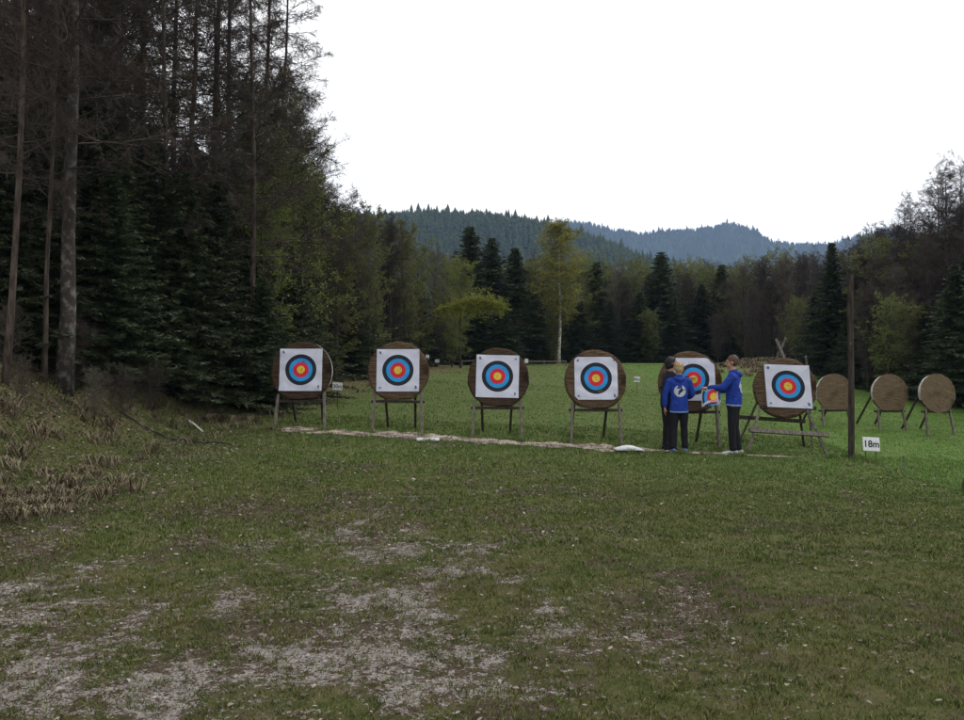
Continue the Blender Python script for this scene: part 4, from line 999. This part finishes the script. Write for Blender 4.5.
# ------------------------------------------------------------------ people
def person(label, loc, rz, H, sh, arms, feet, jacket, hair, hairlen, shoe, hem=.50, headyaw=0, headpitch=0, female=False, trim=True, emblem=True, hood=True, lean=.0, grip=(False, False)):
    root = empty('person', loc, rz, label, 'person')
    V3 = Vector; k = H
    def P(x, y, z): return V3((x * k, y * k, z * k))
    hip = .088 if not female else .092
    body = bmesh.new(); X1 = V3((1, 0, 0))
    hd = lean
    # torso
    loft(body, [P(0, 0, .49), P(0, 0, .53), P(0, 0, .60), P(0, hd * .4, .70), P(0, hd * .8, .78), P(0, hd, .82)], [(.085 * k, .06 * k), (.09 * k, .062 * k), (.075 * k, .055 * k), (.082 * k, .055 * k), (.078 * k, .042 * k), (.040 * k, .034 * k)], X1, 16, rnd=True)
    nb = P(0, hd, .82); nc = P(0, hd + .012, .885)
    loft(body, [nb, nc], [(.034 * k, .034 * k), (.031 * k, .033 * k)], X1, 12)
    HC = P(0, hd + .016, .932)
    Rh = Matrix.Rotation(headyaw, 3, 'Z') @ Matrix.Rotation(headpitch, 3, 'X')
    def Hh(x, y, z): return HC + Rh @ V3((x * k, y * k, z * k))
    def ell(bm, c, r, rot=None, u=16, v=12):
        q = bmesh.ops.create_uvsphere(bm, u_segments=u, v_segments=v, radius=1)
        Mx = Matrix.Translation(c) @ ((rot or Rh).to_4x4()) @ Matrix.Diagonal(V3((*[w * k for w in r], 1)))
        bmesh.ops.transform(bm, matrix=Mx, verts=q['verts'])
    ell(body, Hh(0, -.004, .010), (.044, .054, .052))
    ell(body, Hh(0, .012, -.026), (.034, .040, .038))      # jaw
    ell(body, Hh(0, .040, -.052), (.014, .012, .010))      # chin
    loft(body, [Hh(0, .048, .010), Hh(0, .063, -.014)], [.0045 * k, .009 * k], Rh @ X1, 8, rnd=True)   # nose
    ell(body, Hh(0, .046, .016), (.030, .007, .006))       # brow
    for s in (-1, 1):
        ell(body, Hh(s * .045, -.004, -.004), (.006, .013, .018))
        ell(body, Hh(s * .022, .034, -.018), (.013, .014, .012))   # cheek
    # legs
    for s, ft in zip((-1, 1), feet):
        hp = P(s * .048, 0, .50); kn = P(s * .05 + ft[0] * .4 + ft[3] * .0, ft[1] * .45 + .012, .275); an = P(s * .05 + ft[0], ft[1], .045)
        loft(body, [hp, hp.lerp(kn, .5), kn, kn.lerp(an, .35), an], [.05 * k, .044 * k, .03 * k, .032 * k, .02 * k], X1, 12, rnd=True)
        fd = V3((math.sin(ft[2]), math.cos(ft[2]), 0)); base = an - V3((0, 0, .022 * k))
        loft(body, [base - fd * .02 * k, base + fd * .04 * k, base + fd * .09 * k], [(.02 * k, .02 * k), (.024 * k, .015 * k), (.02 * k, .008 * k)], V3((fd.y, -fd.x, 0)), 10, rnd=True)
    # arms
    for s, (el, wr, hdv), gr in zip((-1, 1), arms, grip):
        S_ = P(s * (sh - .012), hd, .785); E = P(*el); W = P(*wr)
        loft(body, [S_, S_.lerp(E, .5), E, E.lerp(W, .3), W], [.020 * k, .022 * k, .020 * k, .022 * k, .0145 * k], X1, 12, rnd=True)
        dv = V3(hdv).normalized(); up = V3((0, 0, 1)) if abs(dv.z) < .7 else V3((0, -1, 0))
        side = dv.cross(up).normalized(); pn = side.cross(dv).normalized()
        # palm and five fingers
        wide = side if abs(dv.z) < .7 else V3((0, 1, 0)) - dv * dv.y
        wide = wide.normalized(); thick = dv.cross(wide).normalized()
        palm = W + dv * .052 * k
        loft(body, [W, W + dv * .02 * k, palm], [(.016 * k, .010 * k), (.023 * k, .010 * k), (.024 * k, .009 * k)], wide, 10, rnd=True)
        inw = thick * (-s) if abs(dv.z) >= .7 else -pn
        for fi, (off_, ln) in enumerate(((-.0175, .038), (-.006, .044), (.006, .041), (.0175, .033))):
            a0 = palm + wide * off_ * k; cl = .8 if gr else .25
            d1 = (dv + inw * cl * .5).normalized(); a1 = a0 + d1 * ln * .5 * k
            d2 = (dv + inw * cl * 1.6).normalized(); a2 = a1 + d2 * ln * .5 * k
            loft(body, [a0 - dv * .008 * k, a0, a1, a2], [.0052 * k, .0052 * k, .0048 * k, .004 * k], wide, 7, rnd=True)
        ts = -1 if s < 0 else 1
        b0 = W + dv * .018 * k + wide * (-.018) * k; b1 = b0 + (dv * .7 - wide * .8 + inw * .4).normalized() * .022 * k; b2 = b1 + (dv * 1.0 - wide * .25 + inw * .5).normalized() * .02 * k
        loft(body, [b0, b1, b2], [.0072 * k, .006 * k, .005 * k], wide, 7, rnd=True)
    remeshed('body', body, M['skin'], root, .0065, 2)
    # face details
    bm = bmesh.new()
    for s in (-1, 1): ell(bm, Hh(s * .018, .043, .003), (.006, .005, .004), u=10, v=8)
    finish('eyes', bm, M['eye'], root, smooth=True)
    bm = bmesh.new(); ell(bm, Hh(0, .046, -.034), (.014, .005, .0035), u=12, v=8); finish('mouth', bm, M['lip'], root, smooth=True)
    # hair
    bm = bmesh.new()
    ell(bm, Hh(0, -.012, .022), (.0495, .056, .050))
    ell(bm, Hh(0, -.020, .002), (.049, .048, .045 + hairlen * .3))
    if hairlen > .02:
        ell(bm, Hh(0, -.026, -.02), (.046, .040, .035 + hairlen * .4))
        for s in (-1, 1): ell(bm, Hh(s * .038, -.008, -.012), (.014, .024, .036))
    if hairlen > .001: loft(bm, [Hh(-.028, .026, .046), Hh(0, .034, .054), Hh(.028, .026, .048)], [.011 * k, .012 * k, .011 * k], V3((0, 0, 1)), 8, rnd=True)
    rg = random.Random(int(H * 1000))
    for q in range(26):
        a = rg.uniform(0, 6.28); e = rg.uniform(.0, 1.4); c = Hh(math.cos(a) * math.cos(e) * .044, -.012 + math.sin(a) * math.cos(e) * .05 - .004, .022 + math.sin(e) * .046)
        if math.sin(a) > .5 and e < .8: continue
        loft(bm, [c, c + V3((rg.uniform(-.02, .02), rg.uniform(-.02, .02), -.03)) * k * .6], [.010 * k, .006 * k], X1, 6, rnd=True)
    hr = remeshed('hair', bm, M[hair], root, .006, 1)
    bm = bmesh.new(); bm.from_mesh(hr.data); hv = [v.co.copy() for v in bm.verts]; hc_ = Hh(0, -.012, .01)
    for q in range(420):
        c = hv[rg.randrange(len(hv))]; n_ = (c - hc_).normalized(); dn = (V3((rg.uniform(-.5, .5), rg.uniform(-.8, .1), -.7 + rg.uniform(-.3, .6))) + n_ * .35).normalized() * rg.uniform(.012, .026); sd = dn.cross(n_)
        if sd.length < 1e-5: continue
        sd = sd.normalized() * .003
        a_ = [bm.verts.new(p_) for p_ in (c - sd, c + sd, c + dn * .6 + n_ * .006 + sd * .7, c + dn + n_ * .004, c + dn * .6 + n_ * .006 - sd * .7)]; bm.faces.new(a_)
    bm.to_mesh(hr.data); bm.free()
    # trousers
    bm = bmesh.new()
    loft(bm, [P(0, 0, .475), P(0, 0, .52), P(0, 0, .575)], [(.092 * k, .070 * k), (.094 * k, .072 * k), (.088 * k, .066 * k)], X1, 18, rnd=True)
    for s, ft in zip((-1, 1), feet):
        hp = P(s * .047, 0, .49); kn = P(s * .05 + ft[0] * .4, ft[1] * .45 + .012, .275); an = P(s * .05 + ft[0], ft[1], .045)
        loft(bm, [hp, hp.lerp(kn, .5), kn, kn.lerp(an, .5), an + V3((0, 0, -.004))], [.056 * k, .050 * k, .040 * k, .038 * k, .034 * k], X1, 14)
        loft(bm, [kn.lerp(an, .84), kn.lerp(an, .88), kn.lerp(an, .93)], [.034 * k, .040 * k, .036 * k], X1, 14)
    remeshed('trousers', bm, M['trousers'], root, .011, 3)
    # shoes
    for s, ft in zip((-1, 1), feet):
        an = P(s * .05 + ft[0], ft[1], .0); fd = V3((math.sin(ft[2]), math.cos(ft[2]), 0)); sd = V3((fd.y, -fd.x, 0))
        bm = bmesh.new()
        b0 = an + V3((0, 0, .026 * k))
        loft(bm, [b0 - fd * .032 * k, b0, b0 + fd * .05 * k - V3((0, 0, .004 * k)), b0 + fd * .10 * k - V3((0, 0, .010 * k))], [(.020 * k, .026 * k), (.024 * k, .028 * k), (.027 * k, .020 * k), (.022 * k, .013 * k)], sd, 12, rnd=True)
        so_ = remeshed('shoe', bm, M[shoe], root, .009, 2)
        bm = bmesh.new(); z0 = V3((0, 0, .007 * k))
        ring = []
        for a in range(20):
            t_ = 6.2832 * a / 20; ring.append((an + fd * (.034 * k + math.cos(t_) * .078 * k) + sd * math.sin(t_) * .029 * k))
        lo = [bm.verts.new(q_ - V3((0, 0, .002))) for q_ in ring]; hi_ = [bm.verts.new(q_ + V3((0, 0, .014 * k))) for q_ in ring]
        bm.faces.new(lo[::-1]); bm.faces.new(hi_)
        for a in range(20): bm.faces.new((lo[a], lo[(a + 1) % 20], hi_[(a + 1) % 20], hi_[a]))
        finish('sole', bm, M['shoewhite'], so_)
    # jacket
    bm = bmesh.new(); w_ = sh / .12
    loft(bm, [P(0, 0, hem), P(0, -.002, hem + .02), P(0, -.004, .57), P(0, -.002 + hd * .3, .64), P(0, hd * .6, .72), P(0, hd * .9, .785), P(0, hd, .825), P(0, hd + .004, .848)],
         [(.098 * k, .076 * k), (.104 * k, .080 * k), (.102 * k * w_, .080 * k), (.100 * k * w_, .078 * k), (.108 * k * w_, .076 * k), (.112 * k * w_, .064 * k), (.072 * k, .050 * k), (.042 * k, .044 * k)], X1, 22)
    for s, (el, wr, hdv) in zip((-1, 1), arms):
        S_ = P(s * (sh - .008), hd, .790); E = P(*el); W = P(*wr)
        loft(bm, [S_ + P(-s * .02, 0, .004), S_, S_.lerp(E, .5), E, E.lerp(W, .4), E.lerp(W, .80), E.lerp(W, .90)], [.040 * k, .042 * k, .039 * k, .035 * k, .034 * k, .029 * k, .025 * k], X1, 14, rnd=True)
        # sleeve folds
        for q in (.3, .62, .85): c = S_.lerp(E, q); loft(bm, [c - (E - S_).normalized() * .01, c, c + (E - S_).normalized() * .01], [.034 * k, (.043 - .006 * q) * k, .034 * k], X1, 12)
        for q in (.15, .45, .68): c = E.lerp(W, q); loft(bm, [c - (W - E).normalized() * .01, c, c + (W - E).normalized() * .01], [.028 * k, (.038 - .008 * q) * k, .028 * k], X1, 12)
    if hood:
        loft(bm, [P(-.055, hd - .022, .835), P(-.03, hd - .058, .815), P(0, hd - .066, .800), P(.03, hd - .058, .815), P(.055, hd - .022, .835)], [.014 * k, .021 * k, .024 * k, .021 * k, .014 * k], V3((0, 0, 1)), 12, rnd=True)
    for q in range(7):
        a = rg.uniform(0, 6.28); zz_ = rg.uniform(hem + .04, .70); r1 = (.098 * w_, .078)
        c = P(math.cos(a) * r1[0], math.sin(a) * r1[1], zz_); c2 = c + P(math.cos(a + 1.57) * .04, math.sin(a + 1.57) * .03, rg.uniform(-.05, .05))
        loft(bm, [c, (c + c2) / 2, c2], [.006 * k, .010 * k, .006 * k], X1, 6, rnd=True)
    jk = remeshed('jacket', bm, M[jacket], root, .010, 3)
    if trim:
        bm = bmesh.new(); rr = loft(bm, [P(0, 0, hem - .004), P(0, -.001, hem + .011)], [(.101 * k, .079 * k), (.104 * k, .082 * k)], X1, 28)
        finish('hem_band', bm, M['trim'], jk, smooth=False)
        bm = bmesh.new(); loft(bm, [P(0, hd + .001, .838), P(0, hd + .006, .856)], [(.044 * k, .046 * k), (.038 * k, .040 * k)], X1, 18); finish('collar', bm, M[jacket], jk, smooth=True)
    if emblem:
        bv = BVHTree.FromPolygons([v.co for v in jk.data.vertices], [tuple(p_.vertices) for p_ in jk.data.polygons])
        bm = bmesh.new(); N = 30; ez = .685 * k; er = .066 * k; grid = {}
        for i in range(N + 1):
            for j in range(N + 1):
                u = i / N * 2 - 1; v = j / N * 2 - 1
                hit = bv.ray_cast(V3((u * er, -.6, ez + v * er)), V3((0, 1, 0)))
                if hit[0] is not None: grid[i, j] = bm.verts.new(hit[0] + V3((0, -.004, 0)))
        for i in range(N):
            for j in range(N):
                u = (i + .5) / N * 2 - 1; v = (j + .5) / N * 2 - 1; r_ = math.hypot(u, v)
                if r_ > .98 or (abs(u) < .33 and v > .45): continue
                if not all(q in grid for q in ((i, j), (i + 1, j), (i + 1, j + 1), (i, j + 1))): continue
                dark = (abs(u - .22 * math.sin(v * 3.4 + .6)) < .24 + .1 * math.cos(v * 7)) and v > -.62
                dark = dark or (r_ < .8 and u < -.05 and v > .15 and abs(v - .35 + u * .5) < .12) or (r_ > .55 and u > .2 and abs(v - .2) < .07)
                f = bm.faces.new((grid[i, j], grid[i + 1, j], grid[i + 1, j + 1], grid[i, j + 1])); f.material_index = 1 if dark else 0
        for v in [v for v in bm.verts if not v.link_faces]: bm.verts.remove(v)
        # little line of lettering-like marks of the crest top
        me = bpy.data.meshes.new('emblem'); bm.to_mesh(me); bm.free(); link('emblem', me, [M['emblem'], M['emblemdark']], jk, smooth=True)
    return root

# blonde woman, back to the camera
x, y = (679 - 482) / F * 16.75, 16.75
person('person with short blond hair seen from behind in blue jacket with white round emblem', (x, y, tz(x, y)), R(-4), 1.76, .110,
       [((-.150, .01, .64), (-.150, .03, .505), (0, .15, -1)), ((.150, .035, .645), (.115, .14, .60), (-.2, 1, .1))],
       [(-.012, .0, -.15, 0), (.018, .03, .25, 0)], 'jacket', 'blond', .018, 'shoe', hem=.455, female=True, headyaw=R(-8))
# dark clothed person beyond her, reaching to the target
x, y = (667 - 482) / F * 17.15, 17.0
person('person with dark jacket and black hair reaching to the target behind the blond one', (x, y, tz(x, y)), R(-68), 1.84, .112,
       [((-.13, .16, .735), (-.07, .31, .775), (.15, 1, .12)), ((.145, .02, .64), (.15, .05, .50), (0, .2, -1))],
       [(-.01, .0, -.1, 0), (.02, -.05, .2, 0)], 'jacketdark', 'blackhair', .03, 'trousers', hem=.47, trim=False, emblem=False, hood=False, headyaw=R(-20), lean=.02)
# tall man on the right holding a paper face
mx, my = (733.5 - 482) / F * 16.75, 16.75
mrz = R(68)
MH = 1.93
person('tall short haired person in blue jacket and black trousers holding a spare target face', (mx, my, tz(mx, my)), mrz, MH, .112,
       [((-.140, .095, .675), (-.07, .24, .675), (.1, 1, -.02)), ((.150, .035, .66), (.12, .165, .635), (-.3, 1, .1))],
       [(-.0, .0, 0, 0), (-.012, -.045, .1, 0)], 'jacket', 'brownhair', .0, 'shoewhite', hem=.50, headyaw=R(4), headpitch=R(-6), grip=(True, True))
# the spare paper face hanging in his hands
o = empty('spare_target_face', pt(713.5, 396.5, 16.62), 0, 'second paper target face held rolled in front of the man in blue', 'target face')
def warp(v):
    a = v.x / .24; return Vector((.20 * math.sin(a) + .03 * v.z, -.12 * (1 - math.cos(a)) * -1 + .02 * math.sin(v.z * 9), v.z * .92 + .10 * v.x))
f_ = face_mesh('paper_sheet', o, .56, 0, 9, warp=None, amp=.0)
me = f_.data
for v in me.vertices:
    r_ = Vector(v.co)
    # clip outer parts by folding them back behind the sheet
    if r_.x > .20: r_ = Vector((.20 - (r_.x - .20) * .7, .03 + (r_.x - .2) * .3, r_.z))
    if r_.z < -.19: r_ = Vector((r_.x, r_.y + .02, -.19 - (r_.z + .19) * .6))
    if r_.z > .17: r_ = Vector((r_.x, r_.y + (r_.z - .17) * .8, .17 - (r_.z - .17) * .2))
    v.co = warp(r_)
me.update()

# ------------------------------------------------------------------ air
bm = bmesh.new(); box(bm, (200, 1500, 215), (5200, 3600, 460), None, 0)
m = bpy.data.materials.new('haze_air'); m.use_nodes = True; nt = m.node_tree; nt.nodes.clear()
out = nt.nodes.new('ShaderNodeOutputMaterial'); pv = nt.nodes.new('ShaderNodeVolumePrincipled')
pv.inputs['Color'].default_value = (.42, .60, 1, 1); pv.inputs['Density'].default_value = .00018; pv.inputs['Anisotropy'].default_value = 0.0
nt.links.new(pv.outputs[0], out.inputs['Volume'])
hz = finish('haze', bm, m); tag(hz, 'thin bluish air in front of the wooded hills', 'haze', kind='stuff')

# ------------------------------------------------------------------ light, sky, camera
SUN_EL, SUN_AZ = 48, 40          # high, from behind right of the target line, veiled by cloud
w = bpy.data.worlds.new('World'); sc.world = w; w.use_nodes = True; nt = w.node_tree
bg = nt.nodes['Background']; sky = nt.nodes.new('ShaderNodeTexSky'); sky.sky_type = 'NISHITA'; sky.sun_disc = False
sky.sun_elevation = R(SUN_EL); sky.sun_rotation = R(SUN_AZ); sky.air_density = 1.0; sky.dust_density = 3.0; sky.ozone_density = 1.0
hs = nt.nodes.new('ShaderNodeHueSaturation'); hs.inputs['Saturation'].default_value = .06; nt.links.new(sky.outputs[0], hs.inputs['Color'])
ov = mixc(nt, .55, hs.outputs[0], (9.7, 9.5, 9.2))
nt.links.new(ov, bg.inputs['Color']); bg.inputs['Strength'].default_value = .11
sd = bpy.data.lights.new('sun', 'SUN'); sd.energy = .6; sd.angle = R(20); sd.color = (1, .97, .93)
so = bpy.data.objects.new('sun', sd); col.objects.link(so)
dv = Vector((math.sin(R(SUN_AZ)) * math.cos(R(SUN_EL)), math.cos(R(SUN_AZ)) * math.cos(R(SUN_EL)), math.sin(R(SUN_EL))))
so.rotation_euler = dv.to_track_quat('Z', 'Y').to_euler(); so.location = dv * 30

cd = bpy.data.cameras.new('camera'); cam = bpy.data.objects.new('camera', cd); col.objects.link(cam)
cam.location = (0, 0, CZ); cam.rotation_euler = (R(90) + math.atan(6 / F), 0, 0)
cd.sensor_width = 36; cd.lens = 36 * F / 964; cd.clip_end = 5000; cd.clip_start = .05
sc.camera = cam
sc.view_settings.view_transform = 'Standard'; sc.view_settings.look = 'None'; sc.view_settings.exposure = .85; sc.view_settings.gamma = 1
sc.view_settings.use_curve_mapping = False
sc.cycles.volume_bounces = 1; sc.cycles.use_denoising = True; sc.cycles.max_bounces = 6
